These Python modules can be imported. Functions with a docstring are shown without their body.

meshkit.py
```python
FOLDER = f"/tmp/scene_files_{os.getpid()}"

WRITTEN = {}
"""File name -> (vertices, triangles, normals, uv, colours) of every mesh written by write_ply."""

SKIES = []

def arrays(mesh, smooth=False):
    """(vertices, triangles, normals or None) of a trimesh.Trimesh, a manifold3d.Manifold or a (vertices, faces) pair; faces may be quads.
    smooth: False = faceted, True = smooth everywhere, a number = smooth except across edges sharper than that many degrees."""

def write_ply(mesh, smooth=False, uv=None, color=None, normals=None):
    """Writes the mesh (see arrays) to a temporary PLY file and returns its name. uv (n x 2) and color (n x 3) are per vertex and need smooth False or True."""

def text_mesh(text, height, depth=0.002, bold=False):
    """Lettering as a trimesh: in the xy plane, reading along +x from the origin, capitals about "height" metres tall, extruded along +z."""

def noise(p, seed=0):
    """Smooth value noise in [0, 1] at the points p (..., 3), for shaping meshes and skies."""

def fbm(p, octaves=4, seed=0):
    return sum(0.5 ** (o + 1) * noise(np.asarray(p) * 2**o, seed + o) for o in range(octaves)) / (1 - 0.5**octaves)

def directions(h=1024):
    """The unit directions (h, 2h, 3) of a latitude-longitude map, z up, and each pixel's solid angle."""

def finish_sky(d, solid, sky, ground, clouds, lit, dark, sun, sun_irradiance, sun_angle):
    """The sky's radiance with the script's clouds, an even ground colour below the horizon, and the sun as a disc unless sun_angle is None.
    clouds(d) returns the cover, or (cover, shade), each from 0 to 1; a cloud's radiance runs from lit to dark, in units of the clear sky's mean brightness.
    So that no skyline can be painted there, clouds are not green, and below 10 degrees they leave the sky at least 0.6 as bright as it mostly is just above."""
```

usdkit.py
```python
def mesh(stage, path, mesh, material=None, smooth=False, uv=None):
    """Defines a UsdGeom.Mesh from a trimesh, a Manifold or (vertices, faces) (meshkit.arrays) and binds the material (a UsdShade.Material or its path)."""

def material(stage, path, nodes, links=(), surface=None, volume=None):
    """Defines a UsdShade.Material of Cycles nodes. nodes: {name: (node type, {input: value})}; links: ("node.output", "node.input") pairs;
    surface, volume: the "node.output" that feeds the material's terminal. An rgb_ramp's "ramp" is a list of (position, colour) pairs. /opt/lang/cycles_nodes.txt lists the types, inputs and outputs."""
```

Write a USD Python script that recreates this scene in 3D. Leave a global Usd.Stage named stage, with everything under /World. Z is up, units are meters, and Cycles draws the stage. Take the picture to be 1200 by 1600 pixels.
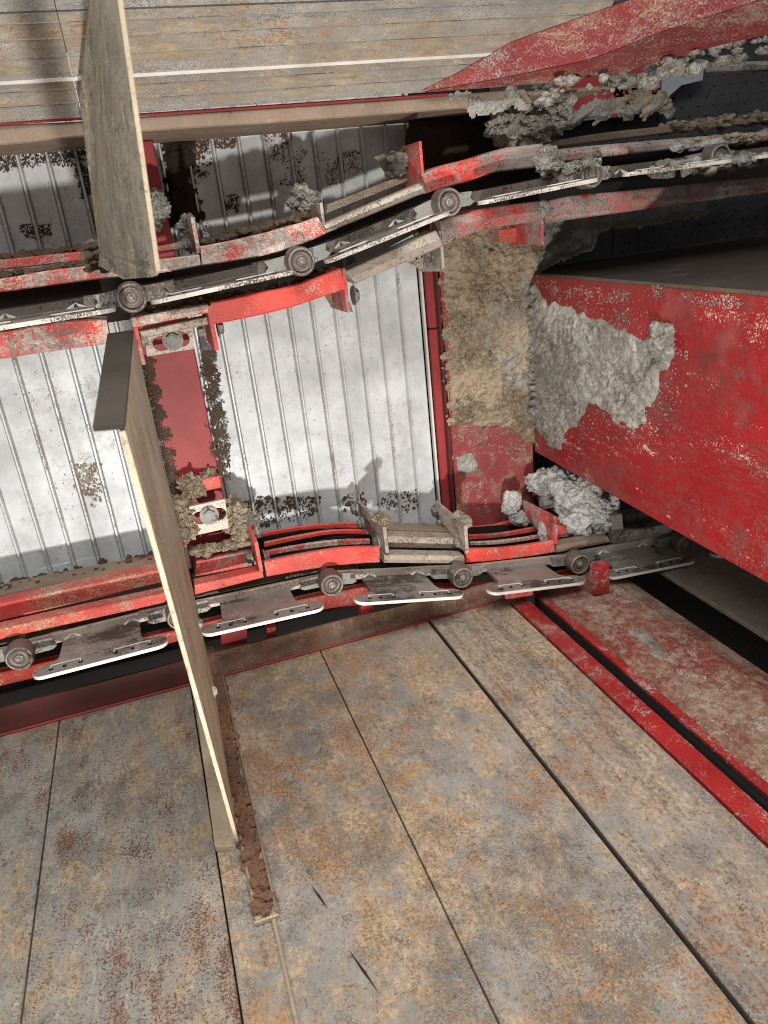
import math, numpy as np, trimesh, usdkit, manifold3d as m3
from meshkit import fbm, noise
from pxr import Usd, UsdGeom, UsdLux, UsdShade, Gf, Sdf
from shapely.geometry import Polygon, LineString, Point, box as sbox
from shapely.ops import unary_union
from shapely import affinity, contains_xy, distance as sdist, points as spoints

stage = Usd.Stage.CreateInMemory()
UsdGeom.SetStageUpAxis(stage, UsdGeom.Tokens.z); UsdGeom.SetStageMetersPerUnit(stage, 1.0)
UsdGeom.Xform.Define(stage, '/World'); UsdGeom.Scope.Define(stage, '/World/Looks')
Z0 = 0.79                                   # camera height above the lower deck
rng = np.random.default_rng(7)
# ------------------------------------------------------------------ camera
FP = 1155.0
R = np.array([[0.9431088, -0.31593929, -0.10357683], [-0.21168693, -0.33035666, -0.91981146], [0.25638728, 0.88940814, -0.37844249]])
U_, _, Vt_ = np.linalg.svd(R); R = U_ @ Vt_
cam = UsdGeom.Camera.Define(stage, '/World/camera')
cam.CreateHorizontalApertureAttr(36.0); cam.CreateVerticalApertureAttr(48.0); cam.CreateFocalLengthAttr(36.0 * FP / 1200)
cam.CreateClippingRangeAttr(Gf.Vec2f(0.02, 100)); cam.CreateFStopAttr(11.0); cam.CreateFocusDistanceAttr(1.3)
M4 = np.eye(4); M4[0, :3] = R[0]; M4[1, :3] = -R[1]; M4[2, :3] = -R[2]; M4[3, :3] = [0, 0, Z0]
cam.AddTransformOp().Set(Gf.Matrix4d(*M4.ravel().tolist()))
cam.CreateExposureAttr(0.06)
# ------------------------------------------------------------------ light: a work lamp low down behind the camera, an added fill panel overhead, soft sky light
def lamp(name, pos, power, radius, color):
    L = UsdLux.SphereLight.Define(stage, '/World/' + name)
    L.CreateRadiusAttr(radius); L.CreateIntensityAttr(power / (4 * math.pi * math.pi * radius ** 2)); L.CreateColorAttr(Gf.Vec3f(*color))
    L.AddTranslateOp().Set(Gf.Vec3d(pos[0], pos[1], pos[2] + Z0))
    return L
lamp('work_lamp', (-0.03, -0.20, -0.83), 100.0, 0.03, (1.0, 0.96, 0.9))
fill_panel = UsdLux.RectLight.Define(stage, '/World/added_fill_light'); fill_panel.CreateWidthAttr(1.7); fill_panel.CreateHeightAttr(0.75); fill_panel.CreateIntensityAttr(10.5); fill_panel.CreateColorAttr(Gf.Vec3f(1.0, 0.985, 0.95))  # added fill light above the deck, not a real opening
fill_panel.AddTranslateOp().Set(Gf.Vec3d(0.05, 0.26, 0.85 + Z0))
sky = UsdLux.DomeLight.Define(stage, '/World/sky'); sky.CreateIntensityAttr(1.0)
usdkit.material(stage, '/World/Looks/sky_light', {'b': ('background_shader', {'color': (1.0, 0.985, 0.96), 'strength': 0.33})}, [], surface='b.background')
UsdShade.MaterialBindingAPI.Apply(sky.GetPrim()).Bind(UsdShade.Material.Get(stage, '/World/Looks/sky_light'))
sky.GetPrim().SetCustomDataByKey('kind', 'structure')

# ------------------------------------------------------------------ points from the photograph
def ray(x, y): return R.T @ np.array([(x - 600) / FP, (y - 800) / FP, 1.0])
def onY(x, y, Y): d = ray(x, y); return d * (Y / d[1])
def onZ(x, y, Z): d = ray(x, y); return d * (Z / d[2])
def onX(x, y, X): d = ray(x, y); return d * (X / d[0])

# ------------------------------------------------------------------ materials
LOOKS = {}
def look(name, base, layers=(), rough=0.6, metal=0.0, bump=(60, 0.3, 0.004), spec=0.4, vary=0.0, coat=0.0):
    """base colour under layers of (colour, noise scale, threshold, softness, stretch xyz, roughness or None, detail)"""
    n = {'geo': ('geometry', {}), 'p': ('principled_bsdf', {'roughness': rough, 'metallic': metal, 'specular_ior_level': spec, 'coat_weight': coat, 'coat_roughness': 0.15})}
    l = []
    n['tone'] = ('noise_texture', {'scale': 9.0, 'detail': 6.0, 'roughness': 0.65}); l.append(('geo.position', 'tone.vector'))
    b = np.array(base)
    n['tr'] = ('rgb_ramp', {'ramp': [(0.3, tuple(b * (0.72 - vary))), (0.7, tuple(np.minimum(b * (1.2 + vary), 0.95)))]}); l.append(('tone.fac', 'tr.fac'))
    cur, curr, hgt = 'tr.color', None, None
    for i, L in enumerate(layers):
        col, sc, th, sf, st, ro, det = (list(L) + [(1, 1, 1), None, 8.0])[:7] if len(L) >= 7 else (list(L) + [(1, 1, 1), None, 8.0][len(L) - 4:])
        n[f'm{i}'] = ('mapping', {'scale': st, 'location': (1.7 * i + 0.3, 2.1 * i, 0.9 * i)}); l.append(('geo.position', f'm{i}.vector'))
        n[f'n{i}'] = ('noise_texture', {'scale': float(sc), 'detail': float(det), 'roughness': 0.75}); l.append((f'm{i}.vector', f'n{i}.vector'))
        if sc >= 15:
            n[f'lo{i}'] = ('noise_texture', {'scale': float(sc) / 4.5, 'detail': 5.0, 'roughness': 0.6}); l.append((f'm{i}.vector', f'lo{i}.vector'))
            n[f'mx{i}'] = ('mix_float', {'fac': 0.42}); l += [(f'n{i}.fac', f'mx{i}.a'), (f'lo{i}.fac', f'mx{i}.b')]
            n[f'fi{i}'] = ('noise_texture', {'scale': float(max(sc * 8, 320)), 'detail': 4.0, 'roughness': 0.7}); l.append(('geo.position', f'fi{i}.vector'))
            n[f'my{i}'] = ('mix_float', {'fac': 0.40}); l += [(f'mx{i}.result', f'my{i}.a'), (f'fi{i}.fac', f'my{i}.b')]
            src, th, sf = f'my{i}.result', 0.5 + (th - 0.5) * 0.72, sf * 0.6
        else: src = f'n{i}.fac'
        n[f'r{i}'] = ('map_range', {'from_min': th, 'from_max': th + sf, 'clamp': True}); l.append((src, f'r{i}.value'))
        n[f'v{i}'] = ('noise_texture', {'scale': float(sc) * 6, 'detail': 4.0}); l.append((f'm{i}.vector', f'v{i}.vector'))
        c = np.array(col)
        n[f'c{i}'] = ('rgb_ramp', {'ramp': [(0.3, tuple(c * 0.6)), (0.7, tuple(np.minimum(c * 1.3, 0.95)))]}); l.append((f'v{i}.fac', f'c{i}.fac'))
        n[f'x{i}'] = ('mix_color', {}); l += [(f'r{i}.result', f'x{i}.fac'), (cur, f'x{i}.a'), (f'c{i}.color', f'x{i}.b')]
        cur = f'x{i}.result'
        if ro is not None:
            n[f'q{i}'] = ('mix_float', {'a': rough, 'b': ro}); l.append((f'r{i}.result', f'q{i}.fac'))
            if curr: l.append((curr, f'q{i}.a'))
            curr = f'q{i}.result'
            if hgt is None: hgt = f'r{i}.result'
    l.append((cur, 'p.base_color'))
    if curr: l.append((curr, 'p.roughness'))
    if bump:
        n['bn'] = ('noise_texture', {'scale': float(bump[0]), 'detail': 6.0, 'roughness': 0.7}); l.append(('geo.position', 'bn.vector'))
        n['bp'] = ('bump', {'strength': bump[1], 'distance': bump[2]})
        if hgt:
            n['ad'] = ('math', {'math_type': 'multiply_add', 'value2': 0.5}); l += [(hgt, 'ad.value1'), ('bn.fac', 'ad.value3'), ('ad.value', 'bp.height')]
        else: l.append(('bn.fac', 'bp.height'))
        l.append(('bp.normal', 'p.normal'))
    usdkit.material(stage, '/World/Looks/' + name, n, l, surface='p.BSDF')
    LOOKS[name] = '/World/Looks/' + name
    return LOOKS[name]

TAN, GREY_MUD, BROWN, RUST, STEEL = (0.30, 0.22, 0.14), (0.36, 0.33, 0.29), (0.07, 0.045, 0.03), (0.26, 0.10, 0.04), (0.36, 0.34, 0.32)
I3 = (1, 1, 1)
look('red_worn', (0.56, 0.055, 0.042), [(STEEL, 30, 0.505, 0.02, I3, 0.4, 12.0), (TAN, 60, 0.55, 0.04, I3, 0.9, 8.0), (BROWN, 36, 0.57, 0.05, I3, 0.9, 9.0)], rough=0.45, bump=(260, 0.45, 0.003), vary=0.06)
look('red_bright', (0.62, 0.058, 0.042), [((0.46, 0.30, 0.23), 24, 0.56, 0.05, I3, 0.7, 12.0), ((0.42, 0.36, 0.3), 36, 0.56, 0.02, I3, 0.6, 12.0), (TAN, 90, 0.57, 0.04, I3, 0.9, 8.0), (BROWN, 44, 0.60, 0.04, I3, 0.9, 9.0)], rough=0.42, bump=(260, 0.4, 0.002), vary=0.08)
look('red_chipped', (0.62, 0.058, 0.045), [((0.52, 0.43, 0.37), 26, 0.475, 0.015, I3, 0.5, 12.0), ((0.22, 0.21, 0.19), 40, 0.55, 0.03, I3, 0.9, 10.0), (BROWN, 60, 0.60, 0.04, I3, 0.9, 9.0)], rough=0.45, bump=(260, 0.5, 0.003), vary=0.06)
look('red_dust', (0.58, 0.06, 0.05), [((0.52, 0.34, 0.2), 24, 0.48, 0.10, (0.7, 1, 1), 0.9, 12.0), (STEEL, 50, 0.56, 0.03, I3, 0.5, 8.0)], rough=0.5, bump=(300, 0.5, 0.003), vary=0.06)
look('chute_red', (0.25, 0.033, 0.038), [((0.40, 0.25, 0.18), 18, 0.505, 0.08, (0.5, 1, 1.6), 0.9, 12.0), (STEEL, 50, 0.565, 0.03, I3, 0.5, 8.0)], rough=0.5, bump=(260, 0.5, 0.003))
look('chain_dark', (0.095, 0.078, 0.065), [((0.22, 0.19, 0.16), 24, 0.56, 0.05, (0.5, 1, 1), 0.5, 9.0), ((0.03, 0.024, 0.02), 20, 0.54, 0.06, I3, 0.9, 9.0)], rough=0.5, metal=0.2, bump=(220, 0.4, 0.003))
look('dusty_strip', (0.22, 0.14, 0.10), [((0.20, 0.04, 0.035), 16, 0.53, 0.05, (0.4, 1, 1), 0.7, 10.0), ((0.34, 0.26, 0.18), 40, 0.53, 0.05, I3, 0.9, 10.0)], rough=0.8, bump=(300, 0.6, 0.003))
look('red_flat', (0.30, 0.035, 0.035), [((0.40, 0.25, 0.17), 30, 0.66, 0.06, I3, 0.8, 8.0)], rough=0.55, bump=(120, 0.1, 0.002))
look('red_panel', (0.25, 0.008, 0.011), [((0.20, 0.035, 0.032), 5, 0.50, 0.08, I3, 0.45, 13.0), ((0.19, 0.03, 0.028), 22, 0.535, 0.04, (1, 0.35, 2.0), 0.6, 12.0), ((0.13, 0.055, 0.045), 24, 0.555, 0.02, I3, 0.8, 13.0), ((0.50, 0.30, 0.25), 11, 0.645, 0.012, (1, 0.7, 1.4), 0.7, 15.0), ((0.50, 0.36, 0.31), 34, 0.61, 0.015, (1, 0.5, 1.8), 0.8, 13.0)], rough=0.28, bump=(160, 0.35, 0.003))
look('red_deep', (0.27, 0.013, 0.013), [((0.36, 0.22, 0.16), 20, 0.55, 0.04, I3, 0.8, 12.0), (STEEL, 44, 0.56, 0.03, I3, 0.6, 10.0)], rough=0.45, bump=(200, 0.4, 0.003), vary=0.06)
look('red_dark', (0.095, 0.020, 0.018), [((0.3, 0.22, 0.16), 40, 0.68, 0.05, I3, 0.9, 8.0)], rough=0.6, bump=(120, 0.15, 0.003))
look('red_brown', (0.18, 0.022, 0.02), [((0.20, 0.125, 0.08), 18, 0.475, 0.04, (1, 0.6, 1), 0.9, 12.0), ((0.34, 0.25, 0.18), 60, 0.525, 0.03, I3, 0.9, 10.0), (GREY_MUD, 45, 0.56, 0.04, I3, 0.9, 10.0)], rough=0.55, bump=(150, 0.4, 0.005))
look('steel_bare', (0.42, 0.365, 0.31), [((0.22, 0.15, 0.10), 30, 0.515, 0.08, (0.25, 1, 2), 0.7, 9.0), (BROWN, 50, 0.57, 0.04, I3, 0.9, 9.0), ((0.62, 0.58, 0.54), 60, 0.62, 0.06, (0.08, 1, 3), 0.35, 4.0)], rough=0.42, metal=0.15, bump=(150, 0.12, 0.002))
look('steel_dark', (0.25, 0.225, 0.205), [((0.075, 0.065, 0.06), 13, 0.50, 0.06, (0.7, 1.4, 1), 0.45, 7.0), ((0.42, 0.38, 0.34), 40, 0.56, 0.05, I3, 0.4, 9.0), (BROWN, 40, 0.575, 0.05, I3, 0.9, 8.0)], rough=0.38, metal=0.25, bump=(220, 0.3, 0.002))
look('steel_cut', (0.75, 0.72, 0.68), [((0.15, 0.13, 0.11), 60, 0.63, 0.05, I3, 0.8, 8.0)], rough=0.4, metal=0.1, bump=(200, 0.15, 0.002))
look('steel_cut_worn', (0.52, 0.47, 0.42), [((0.13, 0.10, 0.08), 22, 0.50, 0.05, (0.5, 1, 1), 0.8, 10.0)], rough=0.5, metal=0.1, bump=(200, 0.2, 0.002))
look('steel_red_flecks', (0.26, 0.215, 0.195), [((0.15, 0.12, 0.105), 24, 0.51, 0.06, (0.3, 1, 2.5), 0.6, 10.0), ((0.40, 0.36, 0.32), 40, 0.545, 0.04, (0.15, 1, 3), 0.4, 8.0), (BROWN, 44, 0.555, 0.03, I3, 0.9, 9.0), ((0.58, 0.045, 0.03), 13, 0.575, 0.02, (0.8, 1, 1), 0.45, 10.0), ((0.58, 0.045, 0.03), 22, 0.545, 0.012, (0.8, 1, 1), 0.45, 10.0)], rough=0.4, metal=0.1, bump=(220, 0.4, 0.003), vary=0.08)
look('bolt_zinc', (0.24, 0.235, 0.225), [(BROWN, 60, 0.54, 0.05, I3, 0.8, 8.0)], rough=0.55, metal=0.2, bump=(200, 0.15, 0.002))
look('link_grey', (0.24, 0.23, 0.215), [((0.10, 0.08, 0.065), 30, 0.53, 0.06, I3, 0.7, 9.0), ((0.5, 0.47, 0.43), 60, 0.57, 0.04, I3, 0.4, 8.0)], rough=0.42, metal=0.25, bump=(220, 0.4, 0.003))
look('roller_steel', (0.15, 0.115, 0.10), [((0.55, 0.50, 0.45), 50, 0.57, 0.08, I3, 0.4, 8.0)], rough=0.45, metal=0.25, bump=(160, 0.35, 0.003))
look('galvanised', (0.585, 0.615, 0.635), [((0.48, 0.475, 0.455), 120, 0.54, 0.07, I3, 0.5, 8.0), ((0.46, 0.40, 0.31), 20, 0.575, 0.05, (1, 1, 0.5), 0.8, 12.0), ((0.30, 0.22, 0.14), 60, 0.60, 0.02, I3, 0.9, 12.0)], rough=0.45, metal=0.1, bump=(400, 0.12, 0.002), vary=0.04)
look('galvanised_rib', (0.60, 0.61, 0.615), [((0.30, 0.25, 0.19), 40, 0.55, 0.05, (1, 1, 0.4), 0.8, 10.0)], rough=0.38, metal=0.2, bump=(400, 0.1, 0.002))
FLK = ((0.66, 0.60, 0.50), 150, 0.565, 0.04, (1, 0.5, 1), 0.7, 8.0); PIT = ((0.13, 0.105, 0.085), 170, 0.565, 0.04, (1, 0.6, 1), 0.8, 8.0)
SCR = ((0.43, 0.44, 0.45), 60, 0.54, 0.06, (2.0, 0.06, 1), 0.32, 5.0)
SHN = ((0.34, 0.335, 0.325), 16, 0.52, 0.10, (1, 0.8, 1), 0.28, 6.0)
STK = ((0.44, 0.40, 0.34), 40, 0.535, 0.06, (1.6, 0.10, 1), 0.6, 6.0)
look('deck_steel', (0.385, 0.375, 0.35), [SHN, STK, ((0.52, 0.38, 0.24), 24, 0.505, 0.04, (1.3, 0.7, 1), 0.9, 15.0), ((0.26, 0.12, 0.065), 24, 0.538, 0.03, (1.5, 0.5, 1), 0.95, 15.0), FLK, PIT], rough=0.34, metal=0.2, bump=(600, 1.0, 0.003), vary=0.0)
look('deck_steel_tan', (0.385, 0.375, 0.35), [SHN, STK, ((0.55, 0.41, 0.265), 24, 0.490, 0.03, (1.1, 0.8, 1), 0.9, 15.0), ((0.51, 0.29, 0.14), 30, 0.528, 0.03, (1.1, 0.85, 1), 0.95, 15.0), FLK, PIT], rough=0.34, metal=0.2, bump=(600, 1.0, 0.003), vary=0.0)
look('deck_steel_sand', (0.38, 0.37, 0.345), [STK, ((0.55, 0.43, 0.30), 24, 0.480, 0.03, (1.0, 0.8, 1), 0.9, 15.0), ((0.44, 0.26, 0.15), 30, 0.528, 0.03, (1.0, 0.85, 1), 0.95, 15.0), FLK, PIT], rough=0.38, metal=0.2, bump=(600, 1.1, 0.003), vary=0.0)
look('ceiling_steel', (0.37, 0.355, 0.32), [((0.48, 0.38, 0.25), 16, 0.475, 0.08, (0.35, 1, 1.6), 0.7, 14.0), ((0.46, 0.28, 0.14), 26, 0.53, 0.03, (0.6, 1, 1.3), 0.9, 15.0), ((0.27, 0.28, 0.30), 22, 0.525, 0.05, (0.10, 1, 3), 0.4, 8.0), ((0.60, 0.53, 0.44), 120, 0.56, 0.04, (0.5, 1, 1), 0.7, 8.0)], rough=0.45, metal=0.15, bump=(420, 0.6, 0.003))
look('brown_ledge', (0.26, 0.19, 0.14), [((0.38, 0.30, 0.22), 20, 0.5, 0.15, (0.4, 1, 1), 0.9, 9.0), ((0.30, 0.06, 0.05), 14, 0.60, 0.06, (0.4, 1, 1), 0.6, 8.0), (BROWN, 25, 0.64, 0.08, I3, 0.9, 8.0)], rough=0.8, bump=(160, 0.5, 0.005))
look('flight_tan', (0.40, 0.31, 0.205), [((0.24, 0.175, 0.11), 24, 0.505, 0.08, (1, 1, 0.35), 0.8, 11.0), ((0.10, 0.065, 0.04), 36, 0.565, 0.03, (1, 1, 0.4), 0.8, 10.0), ((0.34, 0.32, 0.29), 22, 0.54, 0.05, (1, 1, 0.5), 0.7, 9.0)], rough=0.5, bump=(260, 0.45, 0.003))
look('flight_grey', (0.21, 0.185, 0.145), [((0.12, 0.10, 0.075), 22, 0.495, 0.07, (1, 1, 0.7), 0.8, 12.0), ((0.34, 0.24, 0.15), 34, 0.545, 0.05, (1, 1, 0.6), 0.8, 10.0), ((0.06, 0.042, 0.028), 40, 0.565, 0.04, I3, 0.9, 9.0), ((0.42, 0.38, 0.32), 90, 0.56, 0.04, I3, 0.7, 8.0)], rough=0.5, bump=(300, 0.5, 0.003), vary=0.06)
look('flight_cream', (0.44, 0.36, 0.255), [((0.25, 0.18, 0.12), 60, 0.54, 0.08, I3, 0.9, 8.0)], rough=0.6, bump=(200, 0.25, 0.003))
look('flight_edge', (0.30, 0.24, 0.17), [((0.25, 0.18, 0.12), 60, 0.54, 0.08, I3, 0.9, 8.0)], rough=0.6, bump=(200, 0.25, 0.003))
look('red_muddy', (0.24, 0.04, 0.04), [((0.27, 0.17, 0.13), 14, 0.50, 0.12, I3, 0.9, 12.0), (GREY_MUD, 50, 0.57, 0.04, I3, 0.9, 10.0)], rough=0.65, bump=(200, 0.4, 0.003))
look('flight_shade', (0.030, 0.023, 0.017), [((0.08, 0.06, 0.04), 40, 0.62, 0.08, I3, 0.9, 8.0)], rough=0.9, bump=(160, 0.6, 0.005))  # upward flange of the tall flight: its shade is put into the colour
look('soil_brown', (0.10, 0.068, 0.045), [((0.26, 0.19, 0.13), 60, 0.55, 0.1, I3, 0.95, 9.0)], rough=0.95, bump=(140, 0.9, 0.006), vary=0.15)
look('soil_rust', (0.20, 0.10, 0.06), [((0.36, 0.24, 0.16), 50, 0.55, 0.1, I3, 0.95, 9.0)], rough=0.95, bump=(140, 0.9, 0.006), vary=0.15)
look('mud_tan', (0.47, 0.375, 0.26), [((0.30, 0.20, 0.11), 24, 0.53, 0.08, I3, 0.95, 12.0), ((0.44, 0.42, 0.38), 9, 0.52, 0.10, I3, 0.9, 12.0), ((0.12, 0.09, 0.06), 90, 0.57, 0.03, I3, 0.95, 10.0)], rough=0.9, bump=(300, 1.0, 0.006), vary=0.1)
look('mud_grey', (0.43, 0.405, 0.36), [((0.30, 0.26, 0.20), 30, 0.53, 0.08, I3, 0.95, 12.0), ((0.14, 0.12, 0.10), 90, 0.575, 0.03, I3, 0.95, 10.0), ((0.58, 0.56, 0.53), 70, 0.565, 0.04, I3, 0.9, 10.0)], rough=0.85, bump=(300, 1.0, 0.006), vary=0.1)
look('mud_pale', (0.55, 0.54, 0.52), [((0.34, 0.32, 0.29), 50, 0.54, 0.06, I3, 0.9, 12.0), ((0.16, 0.15, 0.14), 90, 0.58, 0.03, I3, 0.95, 10.0)], rough=0.7, bump=(300, 1.0, 0.006), vary=0.1)
look('mud_dark', (0.035, 0.026, 0.02), [((0.12, 0.085, 0.055), 22, 0.60, 0.1, I3, 0.95, 9.0)], rough=0.95, bump=(120, 0.9, 0.006), vary=0.1)
look('shaded_top_sheet', (0.028, 0.019, 0.015), [((0.05, 0.036, 0.025), 10, 0.55, 0.1, I3, 0.95, 9.0)], rough=0.8, bump=(120, 0.4, 0.004))  # box top that lies in shade; the shade is put into the colour
look('dark_rubber', (0.05, 0.048, 0.05), [((0.07, 0.068, 0.068), 20, 0.56, 0.12, I3, 0.8, 9.0), ((0.16, 0.12, 0.08), 14, 0.68, 0.05, I3, 0.9, 9.0)], rough=0.6, bump=(90, 0.7, 0.006))
look('muddy_plate', (0.30, 0.25, 0.20), [((0.36, 0.30, 0.225), 16, 0.49, 0.06, (1, 0.5, 1), 0.9, 12.0), ((0.07, 0.055, 0.045), 20, 0.58, 0.1, I3, 0.9, 9.0)], rough=0.55, bump=(120, 0.8, 0.006))
look('grey_paint', (0.27, 0.29, 0.32), [((0.4, 0.3, 0.2), 40, 0.62, 0.08, I3, 0.9, 8.0)], rough=0.5, bump=(120, 0.2, 0.003))
look('black_void', (0.012, 0.010, 0.009), [((0.05, 0.038, 0.028), 30, 0.62, 0.1, I3, 0.95, 8.0)], rough=0.95, bump=(90, 0.6, 0.006))  # near black: shade of gaps and slots put into colour; also gouges

# ------------------------------------------------------------------ scene tree
used = {}
def numbered(parent, name):
    k = used.get((parent, name), 0); used[(parent, name)] = k + 1
    return f'{parent}/{name}' + (f'_{k:03d}' if k else '')
class Thing:
    def __init__(s, name, label, cat, group=None, kind=None, base=None):
        s.path = numbered('/World', name); s.base = base; s.x = UsdGeom.Xform.Define(stage, s.path); s.parts = []
        p = s.x.GetPrim()
        for k, v in (('label', label), ('category', cat), ('group', group), ('kind', kind)):
            if v: p.SetCustomDataByKey(k, v)
    def part(s, name, mesh, mat, parent=None, label=None, smooth=False, kind=None):
        path = numbered(parent or s.path, name)
        s.parts.append((path, mesh, mat, smooth, label, kind)); return path
    def done(s):
        if s.base is None:
            b = np.array([m.bounds for _, m, *_ in s.parts]); lo, hi = b[:, 0].min(0), b[:, 1].max(0)
            s.base = np.array([(lo[0] + hi[0]) / 2, (lo[1] + hi[1]) / 2, lo[2]])
        s.x.AddTranslateOp().Set(Gf.Vec3d(float(s.base[0]), float(s.base[1]), float(s.base[2] + Z0)))
        for path, m, mat, smooth, label, kind in s.parts:
            m = m.copy(); m.apply_translation(-np.asarray(s.base))
            g = usdkit.mesh(stage, path, m, LOOKS[mat], smooth=smooth).GetPrim()
            if label: g.SetCustomDataByKey('label', label)
            if kind: g.SetCustomDataByKey('kind', kind)
        return s
def lone(name, mesh, mat, label, cat, group=None, kind=None, smooth=False):
    path = numbered('/World', name)
    lo, hi = mesh.bounds; base = np.array([(lo[0] + hi[0]) / 2, (lo[1] + hi[1]) / 2, lo[2]])
    m = mesh.copy(); m.apply_translation(-base)
    g = usdkit.mesh(stage, path, m, LOOKS[mat], smooth=smooth); g.AddTranslateOp().Set(Gf.Vec3d(float(base[0]), float(base[1]), float(base[2] + Z0)))
    for k, v in (('label', label), ('category', cat), ('group', group), ('kind', kind)):
        if v: g.GetPrim().SetCustomDataByKey(k, v)

# ------------------------------------------------------------------ shapes
def cbox(lo, hi, c=0.0015):
    lo, hi = np.minimum(lo, hi), np.maximum(lo, hi); c = min(c, 0.4 * (hi - lo).min())
    pts = []
    for i in range(8):
        s = np.array([(i >> k) & 1 for k in range(3)])
        p = np.where(s, hi, lo); d = np.where(s, -1, 1) * c
        for k in range(3):
            q = p + d; q[k] = p[k]; pts.append(q)
    return trimesh.convex.convex_hull(np.array(pts))
def hull(pts): return trimesh.convex.convex_hull(np.array(pts, float))
def cat(*ms): return trimesh.util.concatenate(list(ms))
def slab(poly, frame, t):
    """shapely polygon in (u, v) extruded by t along n; frame = origin, u, v, n"""
    o, u, v, n = [np.asarray(a, float) for a in frame]
    m = trimesh.creation.extrude_polygon(poly, abs(t), engine='earcut')
    p = m.vertices; s = 1 if t > 0 else -1
    m.vertices = o + p[:, :1] * u + p[:, 1:2] * v + (p[:, 2:] * s) * n
    if np.dot(np.cross(u, v), n) * s < 0: m.invert()
    return m
def quadplate(pts, t, n=None):
    """flat or slightly twisted plate through ordered corner points, t thick along n"""
    p = np.array(pts, float); k = len(p)
    if n is None:
        c = p.mean(0); n = np.linalg.svd(p - c)[2][2]
    q = p + np.asarray(n) * t
    v = np.vstack([p, q]); f = []
    for i in range(1, k - 1): f += [[0, i, i + 1], [k, k + i + 1, k + i]]
    for i in range(k): j = (i + 1) % k; f += [[i, k + i, j], [j, k + i, k + j]]
    m = trimesh.Trimesh(v, f, process=False)
    if m.volume < 0: m.invert()
    return m
def rod(a, b, r, k=8):
    a, b = np.asarray(a, float), np.asarray(b, float)
    m = trimesh.creation.cylinder(r, segment=np.array([a, b]), sections=k); return m
def lathe_y(profile, c, k=28):
    """profile (radius, y) turned about the Y axis through c"""
    m = trimesh.creation.revolve(np.array(profile), sections=k)
    v = m.vertices.copy(); m.vertices = np.stack([v[:, 0], v[:, 2], v[:, 1]], 1) + c; m.invert()
    if m.volume < 0: m.invert()
    return m
def hexhead(c, axis, r=0.011, h=0.009, washer=True, k=6):
    ax = np.asarray(axis, float); ax /= np.linalg.norm(ax); c = np.asarray(c, float)
    ms = [rod(c, c + ax * h, r, k)]
    ms.append(rod(c + ax * h, c + ax * (h + 0.0015), r * 0.72, 12))
    if washer: ms.append(rod(c - ax * 0.001, c + ax * 0.0025, r * 1.45, 16))
    return cat(*ms)
def resample(pts, xs):
    from scipy.interpolate import PchipInterpolator
    p = np.array(pts); p = p[np.argsort(p[:, 0])]
    if len(p) < 3: return np.interp(xs, p[:, 0], p[:, 1])
    f = PchipInterpolator(p[:, 0], p[:, 1], extrapolate=True); return f(xs)
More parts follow.
